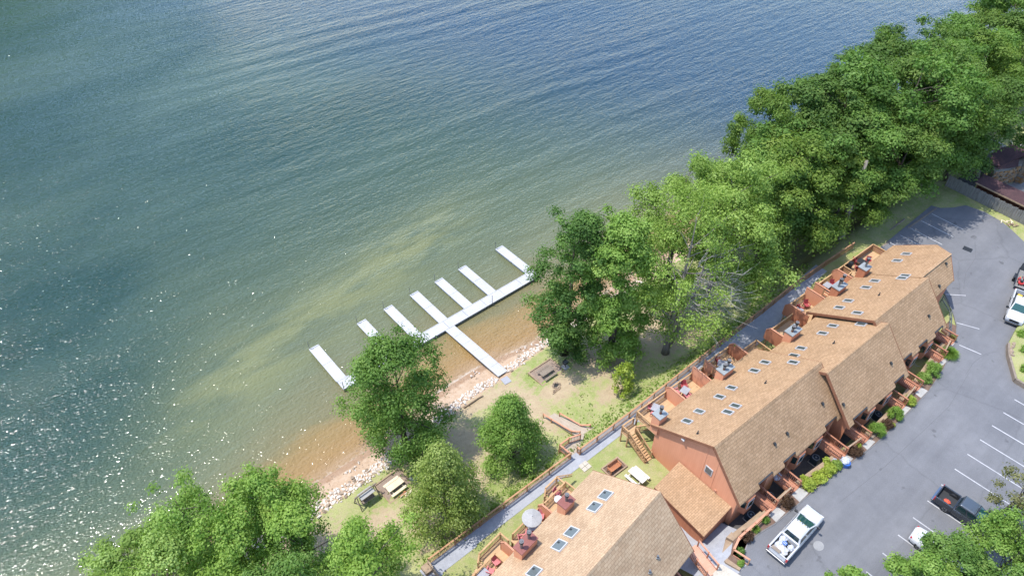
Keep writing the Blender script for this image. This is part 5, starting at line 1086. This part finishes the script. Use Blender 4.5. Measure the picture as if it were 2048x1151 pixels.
# ------------------------------------------------------------------ deck furniture
def chair(label, x, y, z, rz, m):
    o = thing('deck_chair', label, 'chair', (x, y, z), rz, 'red deck chairs')
    part('seat', MB().box((0, 0, .40), (.56, .54, .06)), m, o); part('backrest', MB().beam((0, .26, .40), (0, .42, 1.0), .54, .05, up=(0, 1, 0)), m, o)
    for s in (-1, 1):
        part('armrest', MB().box((s * .31, 0, .62), (.10, .62, .04)), m, o)
        for y_ in (-.24, .26): part('leg', MB().box((s * .30, y_, .30), (.05, .05, .60)), m, o)
    return o
CH = {}
def put_chair(label, x, y, z, rz, m):
    if m not in CH: CH[m] = chair(label, x, y, z, R(rz), m); return
    dup(CH[m], (x, y, z), R(rz), label)
zA = 6.602
for a in ((40.6, 25.55, zA, 200, 'fabric_pink', 'pink chair below the first chimney on the near end deck'), (40.9, 26.15, zA, 20, 'fabric_pink', 'pink chair at the railing of the near end deck'), (44.55, 25.85, zA, 70, 'fabric_pink', 'pale pink chair left of the grey table on the second deck'), (45.7, 25.85, zA, -40, 'fabric_red', 'red chair above the grey table on the second deck'), (45.0, 24.75, zA, 170, 'fabric_pink', 'pink chair below the grey table on the second deck'),
          (51.45, 25.75, zA, 60, 'fabric_red', 'dark red chair behind the twin rusty flues'), (55.8, 24.3, 5.3, 30, 'fabric_red', 'lone red chair on the small lowest deck'), (60.2, 23.4, 5.3, 160, 'fabric_red', 'red chair on the shaded deck by the second roof'), (65.5, 24.75, zA, 80, 'fabric_red', 'red chair nearest the grey table under the third roof'), (66.5, 24.5, zA, -30, 'fabric_red', 'red chair with its back to the plank screen under the third roof'),
          (71.95, 24.5, zA, -40, 'fabric_red', 'red chair right of the table below the tall twin flues'), (70.75, 25.3, zA, 60, 'fabric_red', 'red chair left of the table below the tall twin flues'), (78.3, 25.1, 6.6, 60, 'fabric_red', 'red chair at the upper side of the dark table on the far end deck'), (79.3, 24.0, 6.6, -60, 'fabric_red', 'red chair right of the last chimney on the far end deck'), (77.2, 24.2, 6.6, 120, 'fabric_red', 'red chair left of the last chimney on the far end deck'),
          (26.8, 25.25, 6.202, 20, 'fabric_pink', 'pink chair beside the small white table of the nearer row'), (24.0, 24.55, 6.202, -50, 'fabric_pink', 'pink chair above the pale parasol'), (22.1, 23.9, 6.202, 130, 'fabric_pink', 'pink chair below the pale parasol'), (21.3, 23.9, 6.202, 60, 'fabric_pink', 'pink chair behind the twin flues of the nearer row'), (18.15, 23.75, 6.202, 0, 'fabric_pink', 'pink chair in the corner of the last deck at the bottom edge'), (17.2, 23.45, 6.202, 120, 'fabric_pink', 'larger pink chair beside the grey table at the bottom edge')):
    put_chair(a[5], a[0], a[1], a[2], a[3], a[4])
def table(label, x, y, z, m, rz=0, rnd=False, s=1.0, name='deck_table'):
    o = thing(name, label, 'table', (x, y, z), R(rz), 'deck tables')
    if rnd: part('tabletop', MB().cyl((0, 0), .5 * s, .68, .72, 18), m, o)
    else: part('tabletop', MB().box((0, 0, .7), (1.0 * s, .85 * s, .04)), m, o, bevel=.03)
    for a in (-1, 1):
        for b in (-1, 1): link('leg', unit('table_leg', (.05, .05, .68), m), o, (a * .32 * s, b * .28 * s, 0))
for a in ((41.1, 25.75, zA, 'table_grey', 20, 'grey table on the near end deck'), (45.2, 25.3, zA, 'table_grey', 10, 'grey table between three chairs on the second deck'), (51.15, 25.15, zA, 'table_grey', 30, 'grey table hidden behind the twin rusty flues'), (60.7, 23.85, 5.3, 'table_grey', 0, 'grey table on the shaded deck by the second roof'), (64.75, 24.5, zA, 'table_grey', 0, 'grey table with two red chairs under the third roof'), (71.2, 24.75, zA, 'table_grey', 0, 'grey table below the tall twin flues'), (78.4, 24.5, 6.6, 'dark_metal', 0, 'dark table on the far end deck'), (16.5, 23.5, 6.202, 'table_grey', 7, 'grey table cut by the bottom edge')): table(a[5], *a[:4], rz=a[4])
table('small white round table on the first deck of the nearer row', 26.35, 24.65, 6.202, 'plastic_white', 0, True, .8); table('round table under the pale parasol', 22.75, 24.15, 6.202, 'table_grey', 0, True)
solo('covered_grill', MB().box((0, 0, .5), (.7, .55, 1.0)).box((0, 0, 1.08), (.55, .4, .16)), 'black_iron', 'black covered grill at the left of the far end deck', 'grill', (76.6, 25.0, 6.6), R(15))
o = thing('parasol', 'pale round parasol open over the middle deck of the nearer row', 'parasol', (22.55, 24.1, 6.2))
mb = MB(); nr = 16
mb.add([(0, 0, 2.75)] + [(.92 * math.cos(2 * PI * k / nr), .92 * math.sin(2 * PI * k / nr), 2.42 - .03 * (k % 2)) for k in range(nr)] + [(.92 * math.cos(2 * PI * k / nr), .92 * math.sin(2 * PI * k / nr), 2.34 - .03 * (k % 2)) for k in range(nr)], [(0, 1 + k, 1 + (k + 1) % nr) for k in range(nr)] + [(1 + k, 1 + nr + k, 1 + nr + (k + 1) % nr, 1 + (k + 1) % nr) for k in range(nr)])
part('canopy', mb, 'fabric_cream', o); part('pole', MB().cyl((0, 0), .025, 0, 2.8, 8), 'galvanized', o); part('finial', MB().cyl((0, 0), .04, 2.76, 2.84, 8), 'vinyl_white', o); part('base', MB().cyl((0, 0), .25, 0.0, .08, 14), 'dark_metal', o)
for k in range(8): part('rib', MB().tube([(0, 0, 2.70), (.88 * math.cos(k * PI / 4), .88 * math.sin(k * PI / 4), 2.36)], .012, 4), 'galvanized', o)

# ------------------------------------------------------------------ bags by the bridges
def blob(name, m, par, c, d, seed, loc=(0, 0, 0)):
    bm = bmesh.new(); bmesh.ops.create_icosphere(bm, subdivisions=3, radius=1); rr = np.random.default_rng(seed); ph = rr.random(6) * 6
    for v in bm.verts:
        k = 1 + .16 * math.sin(v.co.x * 5 + ph[0]) * math.sin(v.co.y * 6 + ph[1]) + .10 * math.sin(v.co.z * 9 + ph[2] + v.co.x * 7); v.co *= k
        v.co.x = c[0] + v.co.x * d[0]; v.co.y = c[1] + v.co.y * d[1]; v.co.z = c[2] + max(v.co.z, -.75) * d[2]
    me = bpy.data.meshes.new(name); bm.to_mesh(me); bm.free(); me.materials.append(M[m]); return link(name, me, par, loc)
o = thing('rubbish_bag', 'blue tub with white bags at the kerb by the third bridge', 'bag', (50.95, 9.65, 6.02))
part('tub', MB().cyl((.0, -.12), .36, 0, .55, 14, .42), 'plastic_blue', o); blob('bag', 'plastic_bag', o, (.02, .02, .62), (.42, .36, .3), 5); blob('bag', 'plastic_bag', o, (.2, .38, .26), (.3, .26, .3), 6)
o = thing('bundle', 'pale blue bundle lying on the second entry bridge by the door', 'bag', (44.55, 13.0, 6.1)); blob('bag', 'plastic_bag', o, (0, 0, .25), (.42, .36, .32), 7); part('tie', MB().cyl((0, 0), .06, .5, .62, 8), 'plastic_blue', o)
o = thing('rubbish_bag', 'small white bundle at the kerb end of the third bridge', 'bag', (50.5, 10.45, 6.1)); blob('bag', 'plastic_bag', o, (0, 0, .14), (.26, .22, .2), 8); part('tie', MB().cyl((0, 0), .04, .28, .36, 6), 'plastic_blue', o)
o = thing('potted_plant', 'blue pot on the fourth entry bridge next to the salmon wall', 'pot', (54.45, 12.0, 6.1)); part('pot', MB().cyl((0, 0), .18, 0, .4, 12, .24), 'plastic_blue', o); blob('plant', 'plastic_bag', o, (0, 0, .48), (.24, .24, .16), 9)

# ------------------------------------------------------------------ vehicles
def quadpane(name, pts, m, par, off):
    P = [Vector(p) for p in pts]; n = (P[1] - P[0]).cross(P[2] - P[0]).normalized()
    c = sum(P, Vector()) / 4
    if n.dot(c - Vector((c.x * .6, 0, 1.0))) < 0: n = -n
    a = [p + n * off for p in P]; b = [p - n * .02 for p in P]
    return part(name, MB().add(a + b, [(0, 1, 2, 3), (7, 6, 5, 4), (0, 4, 5, 1), (1, 5, 6, 2), (2, 6, 7, 3), (3, 7, 4, 0)]), m, par)
def lerp(a, b, t): return tuple(a[i] + (b[i] - a[i]) * t for i in range(3))
def inset(q, t=.1, u=.1):
    a, b, c, d = q; return [lerp(lerp(a, b, u), lerp(d, c, u), t), lerp(lerp(a, b, 1 - u), lerp(d, c, 1 - u), t), lerp(lerp(a, b, 1 - u), lerp(d, c, 1 - u), 1 - t), lerp(lerp(a, b, u), lerp(d, c, u), 1 - t)]
def wheels(o, xs, hw, r=.38):
    for x in xs:
        for s in (-1, 1):
            w_ = part('wheel', MB().tube([(x, s * (hw - .24), r), (x, s * hw, r)], r, 20), 'rubber', o, bevel=.03)
            part('rim', MB().tube([(x, s * (hw - .02), r), (x, s * (hw + .012), r)], r * .62, 16), 'chrome', w_)
            for k in range(5): part('spoke', MB().beam((x, s * (hw + .016), r), (x + r * .58 * math.cos(k * 1.257), s * (hw + .016), r + r * .58 * math.sin(k * 1.257)), .07, .02, up=(0, s, 0)), 'dark_metal', w_)
            part('wheel_arch', MB().tube([(x, s * (hw - .3), r + .03), (x, s * (hw + .005), r + .03)], r * 1.17, 20), 'black_iron', o)
def hull(secs): return [[(x, -w_, zb), (x, -w_ - .03, (zb + zt) / 2), (x, -w_ + .03, zt - .12), (x, -w_ + .14, zt), (x, w_ - .14, zt), (x, w_ - .03, zt - .12), (x, w_ + .03, (zb + zt) / 2), (x, w_, zb)] for x, w_, zb, zt in secs]
def cabin(o, body, glass, x0, x1, x2, x3, z0, z1, w0, w1, roofm=None, split=True):
    """x0..x3: rear sill, rear roof edge, front roof edge, windscreen base"""
    b = [(x0, -w0, z0), (x3, -w0, z0), (x3, w0, z0), (x0, w0, z0)]; t = [(x1, -w1, z1), (x2, -w1, z1), (x2, w1, z1), (x1, w1, z1)]
    part('cab', MB().loft([b, t]), body, o, bevel=.05)
    part('roof', MB().loft([[lerp(p, ((x1 + x2) / 2, 0, z1), .06)[:2] + (z1 - .004,) for p in t], [lerp(p, ((x1 + x2) / 2, 0, z1), .18)[:2] + (z1 + .06,) for p in t]]), roofm or body, o, bevel=.03)
    quadpane('windscreen', inset([b[1], b[2], t[2], t[1]], .10, .07), glass, o, .012); quadpane('rear_window', inset([b[3], b[0], t[0], t[3]], .14, .10), 'glass_dark', o, .012)
    for (p, q, u, v) in ((b[0], b[1], t[1], t[0]), (b[2], b[3], t[3], t[2])):
        m0, m1 = lerp(p, q, .45), lerp(v, u, .45)
        if split:
            quadpane('side_window', inset([p, m0, m1, v], .14, .07), 'glass_dark', o, .012); quadpane('side_window', inset([m0, q, u, m1], .14, .06), 'glass_dark', o, .012)
        else: quadpane('side_window', inset([p, q, u, v], .12, .06), 'glass_dark', o, .012)
def pickup(label, x, y, rz, body, roofm, glass='glass_green', L_=6.2, name='pickup_truck', z=6.0, bed=2.0):
    o = thing(name, label, 'pickup truck', (x, y, z), rz, 'parked vehicles')
    h = L_ / 2; hw = .98; c0 = -h + bed
    part('body', MB().loft(hull([(c0, hw, .42, 1.13), (c0 + .6, hw, .40, 1.14), (h - 1.35, hw, .40, 1.14), (h - .9, hw * .985, .40, 1.13), (h - .35, hw * .95, .42, 1.05), (h - .05, hw * .86, .45, .92)])), body, o, bevel=.05)
    part('bonnet_panel', MB().loft([[(h - 1.5, -.70, 1.13), (h - 1.5, .70, 1.13), (h - 1.5, .66, 1.19), (h - 1.5, -.66, 1.19)], [(h - .4, -.62, 1.04), (h - .4, .62, 1.04), (h - .4, .58, 1.09), (h - .4, -.58, 1.09)]]), body, o, bevel=.03)
    cabin(o, body, glass, c0 + .06, c0 + .22, c0 + 1.62, h - 1.42, 1.12, 1.80, .90, .74, roofm)
    for s in (-1, 1):
        part('bed_side', MB().loft([[(-h + .06, s * (hw - .0), .45), (-h + .06, s * (hw + .02), .85), (-h + .06, s * (hw - .02), 1.15), (-h + .06, s * (hw - .17), 1.15), (-h + .06, s * (hw - .17), .5)], [(c0 - .01, s * hw, .45), (c0 - .01, s * (hw + .02), .85), (c0 - .01, s * (hw - .02), 1.15), (c0 - .01, s * (hw - .17), 1.15), (c0 - .01, s * (hw - .17), .5)]]), body, o, bevel=.025)
        part('tail_light', MB().box((-h + .07, s * (hw - .06), .90), (.10, .16, .42)), 'lamp_red', o); part('headlight', MB().box((h - .16, s * (hw * .72), .86), (.14, .34, .18)), 'lamp_clear', o)
        m_ = part('mirror', MB().box((h - 1.62, s * 1.17, 1.22), (.16, .28, .24)), 'black_iron', o, bevel=.03); part('mirror_arm', MB().box((h - 1.60, s * 1.0, 1.16), (.05, .2, .05)), 'black_iron', m_)
        for xx in (c0 + .85, c0 + 1.85): part('door_handle', MB().box((xx, s * (hw + .02), .96), (.18, .03, .04)), 'chrome', o)
    part('bed_floor', MB().box(((-h + c0) / 2, 0, .56), (c0 + h - .06, 1.62, .06)), 'bed_liner', o); part('bed_front', MB().box((c0 - .03, 0, .84), (.05, 1.62, .6)), body, o)
    part('tailgate', MB().box((-h + .08, 0, .86), (.08, 1.58, .58)), body, o, bevel=.02); part('rear_bumper', MB().box((-h - .05, 0, .50), (.2, 1.92, .2)), 'chrome', o, bevel=.03)
    part('front_bumper', MB().box((h, 0, .50), (.22, 1.78, .24)), 'chrome', o, bevel=.04); part('grille', MB().box((h - .03, 0, .76), (.06, 1.0, .26)), 'black_iron', o)
    wheels(o, (-h + 1.22, h - 1.0), hw, .39)
    for s in (-.5, .5): part('wiper', MB().beam((h - 1.45, s - .25, 1.19), (h - 1.62, s + .3, 1.30), .02, .02), 'black_iron', o)
    return o
t1 = pickup('white pickup truck with white bags in its open bed, beside the red shrubs', 40.68, 8.35, R(1.8), 'car_white', 'car_white', L_=6.35)
for k in range(5): part('roof_marker', MB().box((.42, -.5 + .25 * k, 1.875), (.09, .06, .04)), 'yellow_paint' if k % 2 else 'dark_metal', t1)
for k in range(4): part('roof_rib', MB().box((-.35, -.45 + .3 * k, 1.863), (1.2, .06, .025)), 'car_white', t1)
ct, st_ = math.cos(R(1.8)), math.sin(R(1.8))
def inbed(t, lx, ly, lz): a = t.rotation_euler.z; return (t.location.x + lx * math.cos(a) - ly * math.sin(a), t.location.y + lx * math.sin(a) + ly * math.cos(a), t.location.z + lz)
for i, (lx, ly, d, lab) in enumerate(((-2.5, -.1, (.5, .5, .26), 'large round white bag in the bed of the white pickup'), (-1.75, -.5, (.32, .3, .3), 'white bag against the cab side of the white pickup bed'), (-1.5, .45, (.42, .35, .22), 'crumpled clear plastic at the front of the white pickup bed'), (-2.2, .5, (.4, .28, .15), 'flattened white sheet on the left of the white pickup bed'))):
    o = thing('cargo_bag', lab, 'bag', inbed(t1, lx, ly, .60)); blob('bag', 'plastic_bag' if i != 0 else 'plastic_white', o, (0, 0, d[2] * .8), d, 30 + i); part('tie', MB().cyl((0, 0), .04, d[2] * 1.5, d[2] * 1.75, 6), 'plastic_white', o)
o = thing('paint_bucket', 'bucket with a blue and white lid among the white bags', 'bucket', inbed(t1, -1.85, .1, .6)); part('pail', MB().cyl((0, 0), .2, 0, .42, 14), 'plastic_white', o); part('lid', MB().cyl((0, 0), .22, .42, .46, 16), 'plastic_blue', o)
for k in (-1, 1): part('lid_stripe', MB().box((k * .07, 0, .465), (.05, .3, .012)), 'plastic_white', o)
solo('brown_mat', MB().box((0, 0, .02), (.36, .85, .03)), 'wood_weathered', 'brown mat lying over the tailgate of the white pickup', 'mat', inbed(t1, -3.0, .28, 1.16), R(1.8))
t2 = pickup('charcoal pickup truck with an orange cover in its bed, half under a tree', 54.55, -.75, R(-88), 'car_charcoal', 'car_charcoal_roof', L_=5.75, bed=1.72)
o = thing('orange_cover', 'bright orange folded cover in the bed of the charcoal pickup', 'cover', inbed(t2, -1.85, -.25, .60)); blob('fold', 'signal_orange', o, (0, 0, .14), (.2, .3, .14), 41); part('strap', MB().box((0, 0, .27), (.05, .5, .03)), 'signal_red', o)
t3 = pickup('white pickup truck at the right edge pulling a loaded trailer', 85.9, 8.1, R(193.5), 'car_white', 'car_white', L_=5.9)
o = thing('toolbox', 'yellow and white boxes in the bed of the towing pickup', 'boxes', inbed(t3, -1.9, 0, .6)); part('box', MB().box((0, .3, .2), (.5, .5, .4)), 'yellow_paint', o); part('box', MB().box((.1, -.35, .25), (.6, .5, .5)), 'plastic_white', o)
def car(label, x, y, rz, body, L_=4.75, name='sedan', z=6.0):
    o = thing(name, label, 'car', (x, y, z), rz, 'parked vehicles'); h = L_ / 2; hw = .90
    part('body', MB().loft(hull([(-h, hw * .82, .42, .86), (-h + .25, hw * .94, .36, .98), (-h + .9, hw, .33, 1.02), (h - 1.5, hw, .33, .98), (h - .9, hw * .98, .34, .93), (h - .3, hw * .9, .36, .80), (h, hw * .74, .42, .66)])), body, o, bevel=.07)
    cabin(o, body, 'glass_green', -h + .72, -h + 1.62, h - 2.1, h - 1.32, .97, 1.44, .80, .60, body)
    for s in (-1, 1):
        part('tail_light', MB().box((-h + .10, s * .62, .80), (.16, .34, .14)), 'lamp_red', o); part('headlight', MB().box((h - .16, s * .58, .66), (.2, .32, .12)), 'lamp_clear', o)
        part('mirror', MB().box((h - 1.55, s * 1.0, 1.0), (.14, .2, .14)), body, o, bevel=.03)
        for xx in (-.45, .5): part('door_handle', MB().box((xx, s * (hw + .02), .80), (.16, .03, .03)), 'chrome', o)
    part('rear_bumper', MB().box((-h + .02, 0, .48), (.14, 1.5, .2)), body, o, bevel=.04); part('number_plate', MB().box((-h - .005, 0, .68), (.03, .4, .12)), 'vinyl_white', o); part('front_bumper', MB().box((h - .02, 0, .42), (.14, 1.3, .16)), body, o, bevel=.04)
    wheels(o, (-h + .95, h - .9), hw, .33); return o
car('white sedan parked below the charcoal pickup, mostly under a tree', 49.05, -.8, R(-86), 'car_white')
car('black car at the bottom edge, almost hidden by a small tree', 40.4, 1.1, R(-88), 'car_black')
o = thing('utility_trailer', 'black utility trailer loaded with red garden machines behind the white pickup', 'trailer', (91.6, 9.75, 6.0), R(13.5))
part('deck', MB().box((0, 0, .55), (3.6, 1.9, .08)), 'wood_grey', o)
for s in (-1, 1):
    part('side_rail', MB().box((0, s * .95, .95), (3.6, .06, .06)), 'black_iron', o); part('side_rail', MB().box((0, s * .95, .7), (3.6, .05, .05)), 'black_iron', o)
    for x_ in (-1.75, -.6, .6, 1.75): part('upright', MB().box((x_, s * .95, .76), (.05, .05, .4)), 'black_iron', o)
    part('mudguard', MB().box((0, s * 1.1, .78), (1.0, .24, .05)), 'black_iron', o)
part('drawbar', MB().beam((-1.8, .5, .5), (-2.9, 0, .5), .08, .1).beam((-1.8, -.5, .5), (-2.9, 0, .5), .08, .1), 'black_iron', o); part('rear_ramp', MB().beam((1.85, 0, .6), (2.1, 0, 1.5), 1.8, .05, up=(1, 0, 0)), 'dark_metal', o)
for s in (-1, 1):
    w_ = part('wheel', MB().tube([(0, s * 1.0, .33), (0, s * 1.2, .33)], .33, 18), 'rubber', o); part('rim', MB().tube([(0, s * 1.19, .33), (0, s * 1.215, .33)], .18, 12), 'galvanized', w_)
def mower(label, lx, ly):
    q = thing('mower', label, 'mower', inbed(o, lx, ly, .6), o.rotation_euler.z + R(20)); part('deck', MB().cyl((0, 0), .33, .12, .3, 14), 'signal_red', q); part('engine', MB().box((0, 0, .42), (.3, .28, .26)), 'black_iron', q, bevel=.03)
    part('handle', MB().tube([(.3, -.2, .3), (.95, -.2, .85), (.95, .2, .85), (.3, .2, .3)], .018, 5), 'galvanized', q)
    for a in (-1, 1):
        for b in (-1, 1): part('wheel', MB().tube([(a * .28, b * .27, .1), (a * .28, b * .33, .1)], .1, 10), 'rubber', q)
mower('red mower at the front of the loaded trailer', -1.1, .3); mower('red mower in the middle of the loaded trailer', .2, -.1)
for i, (lx, ly, lab) in enumerate(((-1.3, -.45, 'red fuel can at the front corner of the loaded trailer'), (-.35, .6, 'red fuel can by the side rail of the loaded trailer'))):
    q = thing('fuel_can', lab, 'fuel can', inbed(o, lx, ly, .6)); part('can', MB().box((0, 0, .18), (.36, .24, .36)), 'signal_red', q, bevel=.04); part('spout', MB().tube([(.1, 0, .36), (.2, 0, .5)], .03, 6), 'yellow_paint', q)

# ------------------------------------------------------------------ island wall, far fence and the maroon roofed house
o = thing('island_wall', 'weathered timber wall round the grass island at the right edge', 'retaining wall', (76.3, 4.2, 6.0))
for c in range(3):
    for p, q in (((74.5, 0.5), (74.6, 3.45)), ((74.6, 3.45), (77.8, 5.6)), ((77.8, 5.6), (79.4, 6.3))):
        part('timber', MB().beam((p[0] - 76.3, p[1] - 4.2, .1 + .2 * c), (q[0] - 76.3, q[1] - 4.2, .1 + .2 * c), .24, .19), 'wood_weathered', o)
o = thing('boulder_row', 'row of tan boulders on the corner of the grass island', 'boulders', (78.6, 5.6, 6.5))
for k in range(7):
    q = link('boulder', RK[7 + k % 2], o, (-.9 + .33 * k, -.45 + .15 * k + r.normal() * .1, .05), k * 1.3); q.scale = (.7, .8, .8)
for i, (x, y, lab) in enumerate(((76.6, 3.4, 'leafy ground plant behind the island timber wall'), (81.8, 6.0, 'green shrub on the grass island below the towing pickup'), (79.5, 4.6, 'low shrub in the middle of the grass island'), (95.6, 9.0, 'green bush beyond the loaded trailer at the right edge'))):
    shrub('island_shrub', lab, x, y, 6.5 if i < 3 else 5.95, .8 if i < 3 else 1.4, .6 if i < 3 else 1.6, 'leaf_bright' if i < 3 else 'leaf_oak', .14, 1500, 90 + i, 'ball', 'shrub', 'shrubs on the grass island')
F = thing('board_fence', 'tall weathered grey board fence along the far end of the car park', 'fence', (104.2, 19.0, 5.95))
fp, fq = Vector((.55, 7.2, 0)), Vector((-.5, -9.5, 0)); n = 56
for k in range(n):
    p = fp.lerp(fq, (k + .5) / n); b = link('board', unit('board', (.04, .265, round(1.75 + .06 * (k * 7 % 3), 2)), 'wood_grey'), F, (p.x, p.y, 0), R(3.6) + R(random.uniform(-1.5, 1.5)))
for z in (.4, 1.35): part('rail', MB().beam(fp + Vector((.06, 0, z)), fq + Vector((.06, 0, z)), .05, .1), 'wood_grey', F)
for k in range(8): p = fp.lerp(fq, k / 7); part('post', MB().box((p.x + .12, p.y, .9), (.1, .1, 1.8)), 'wood_grey', F)
for i in range(1):
    o = thing('edge_timber_row', 'low timber edging between the dark lawn and the far car park', 'edging', (88.6, 25.4, 5.4))
    part('timber', MB().beam((-3.8, .7, .1), (4.1, .55, .55), .2, .22), 'wood_weathered', o); part('timber', MB().beam((-3.6, -.55, .5), (-2.1, -.7, .55), .2, .2), 'wood_weathered', o); part('timber', MB().beam((2.6, -.8, .55), (9.8, -1.1, .55), .2, .2), 'wood_weathered', o)
o = thing('firewood_pile', 'pale heap of lumber at the foot of the board fence', 'firewood', (102.75, 15.9, 5.95))
for k in range(12): part('log', MB().box((r.normal() * .35, r.normal() * .45, .08 + .07 * (k % 3)), (r.uniform(.5, 1.0), .12, .07), r.uniform(0, 3)), 'picnic_pine' if k % 2 else 'wood_timber', o)
P = thing('porch', 'long low maroon roofed porch right behind the board fence', 'porch', (106.1, 18.5, 5.95))
part('roof', MB().slab([(-1.15, 4.3, 2.35), (1.05, 4.4, 2.75), (.75, -7, 2.75), (-1.9, -7, 2.35)], .14), 'shingle_maroon', P)
part('edge_board', MB().beam((-1.17, 4.3, 2.24), (-1.92, -7, 2.24), .06, .2), 'wood_timber', P)
for y_ in (4.0, 1, -2, -5): part('post', MB().box((-.9 - .06 * (4 - y_), y_, 1.1), (.12, .12, 2.2)), 'wood_stain_dark', P)
part('back_wall', MB().box((.7, -1.2, 1.3), (.12, 11, 2.5)), 'wood_stain_dark', P)
Hs = thing('stone_house', 'stone walled house with maroon roofs, cut by the right edge', 'house', (113, 21.5, 5.95))
part('roof', MB().slab([(-.4, 2.9, 3.3), (1.4, 2.5, 3.6), (3.0, 1.6, 3.9), (3.4, -1.4, 3.9), (-.2, -.1, 3.5), (-2.9, .5, 3.2), (-3.2, 1.9, 3.1)], .18), 'shingle_maroon', Hs)
part('roof', MB().slab([(-3.7, .9, 2.9), (-2.7, .55, 3.2), (-.1, -.12, 3.45), (.9, -.35, 3.5), (-.5, -1.0, 2.9)], .14), 'shingle_maroon', Hs)
w_ = part('wall', MB().prism([(-4.2, .6), (-1.7, -.75), (-.3, -1.2), (2.6, -1.6), (6, -1.2), (6.5, 1.2), (3.0, 1.3), (-2.6, 1.6)], 0, lambda x, y: 2.75 if x < 2.5 else 3.3), 'mortar_grey', Hs)
part('window', MB().box((-2.9, -.12, 1.5), (.55, .12, .6), R(-28)), 'glass_dark', w_)
def stones(p, q, z0, z1, m, seed, step=.36):
    rr = np.random.default_rng(seed); mb = MB(); p, q = Vector(p), Vector(q); d = (q - p); ln = d.length; d.normalize(); a = math.atan2(d.y, d.x); z = z0
    while z < z1:
        hh = rr.uniform(.2, .34); t = rr.uniform(0, .2)
        while t < ln - .1:
            wd = rr.uniform(.25, .55); c = p + d * (t + wd / 2)
            if (rr.random() < .5) == (m == 'fieldstone'): mb.box((c.x + d.y * .04, c.y - d.x * .04, z + hh / 2), (wd - .04, rr.uniform(.10, .2), hh - .04), a)
            t += wd
        z += hh
    s_ = part('fieldstones', mb, m, Hs); s_['kind'] = 'stuff'
for m_, sd in (('fieldstone', 3), ('fieldstone_rust', 3)):
    stones((-4.2, .6, 0), (-1.7, -.75, 0), 0, 2.6, m_, sd); stones((-1.7, -.75, 0), (-.3, -1.2, 0), 0, 2.9, m_, sd + 1)
ck = part('chimney', MB().box((1.6, -1.75, 2.6), (2.6, .9, 5.2)), 'mortar_grey', Hs); part('chimney_cap', MB().box((1.6, -1.75, 5.28), (2.8, 1.1, .16)), 'galvanized', ck)
for m_, sd in (('fieldstone', 13), ('fieldstone_rust', 13)):
    stones((.3, -2.2, 0), (2.9, -2.2, 0), 0, 5.1, m_, sd); stones((.3, -1.3, 0), (.3, -2.2, 0), 0, 5.1, m_, sd + 2)
struct('patio', MB().prism([(106.2, 22.3), (109.3, 22.3), (112.5, 20.2), (117, 19.5), (117, 12), (107, 12)], 5.8, 6.0), 'kerb_grey')
o = thing('stacked_boards', 'grey and tan boards leaning in the shade beside the stone house', 'lumber', (111.3, 24.4, 5.95), R(10))
for k in range(4): part('board', MB().beam((-1.2 + .3 * k, -.3 + .25 * k, .1), (1.0 + .3 * k, .2 + .2 * k, .9), .3, .05), 'concrete_pale' if k < 2 else 'wood_timber', o)
struct('dark_yard', MB().prism([(107, 23.2), (116, 24.5), (119, 23.5), (118, 26.0), (108, 25.8)], 5.8, 5.99), 'well_gravel')
o = thing('fire_pit', 'round fire pit with a paved ring under the trees at the right', 'fire pit', (120.6, 26.4, 5.93))
for k in range(22): part('paver', MB().box((1.75 * math.cos(k * .2856), 1.75 * math.sin(k * .2856), .06), (.75, .46, .08), k * .2856), 'concrete', o)
for k in range(14): part('ring_stone', MB().box((.95 * math.cos(k * .4488), .95 * math.sin(k * .4488), .22), (.24, .38, .4), k * .4488), 'fieldstone', o)
part('ash_bed', MB().cyl((0, 0), .84, 0, .1, 18), 'black_iron', o)
o = thing('patio_chair', 'pale green chair beside the round fire pit', 'chair', (122.3, 24.4, 5.93), R(40)); part('seat', MB().box((0, 0, .4), (.8, .7, .1)), 'concrete_pale', o); part('backrest', MB().box((0, .36, .75), (.8, .1, .7)), 'concrete_pale', o)
for a in (-1, 1):
    for b in (-1, 1): part('leg', MB().box((a * .34, b * .28, .18), (.07, .07, .36)), 'wood_weathered', o)
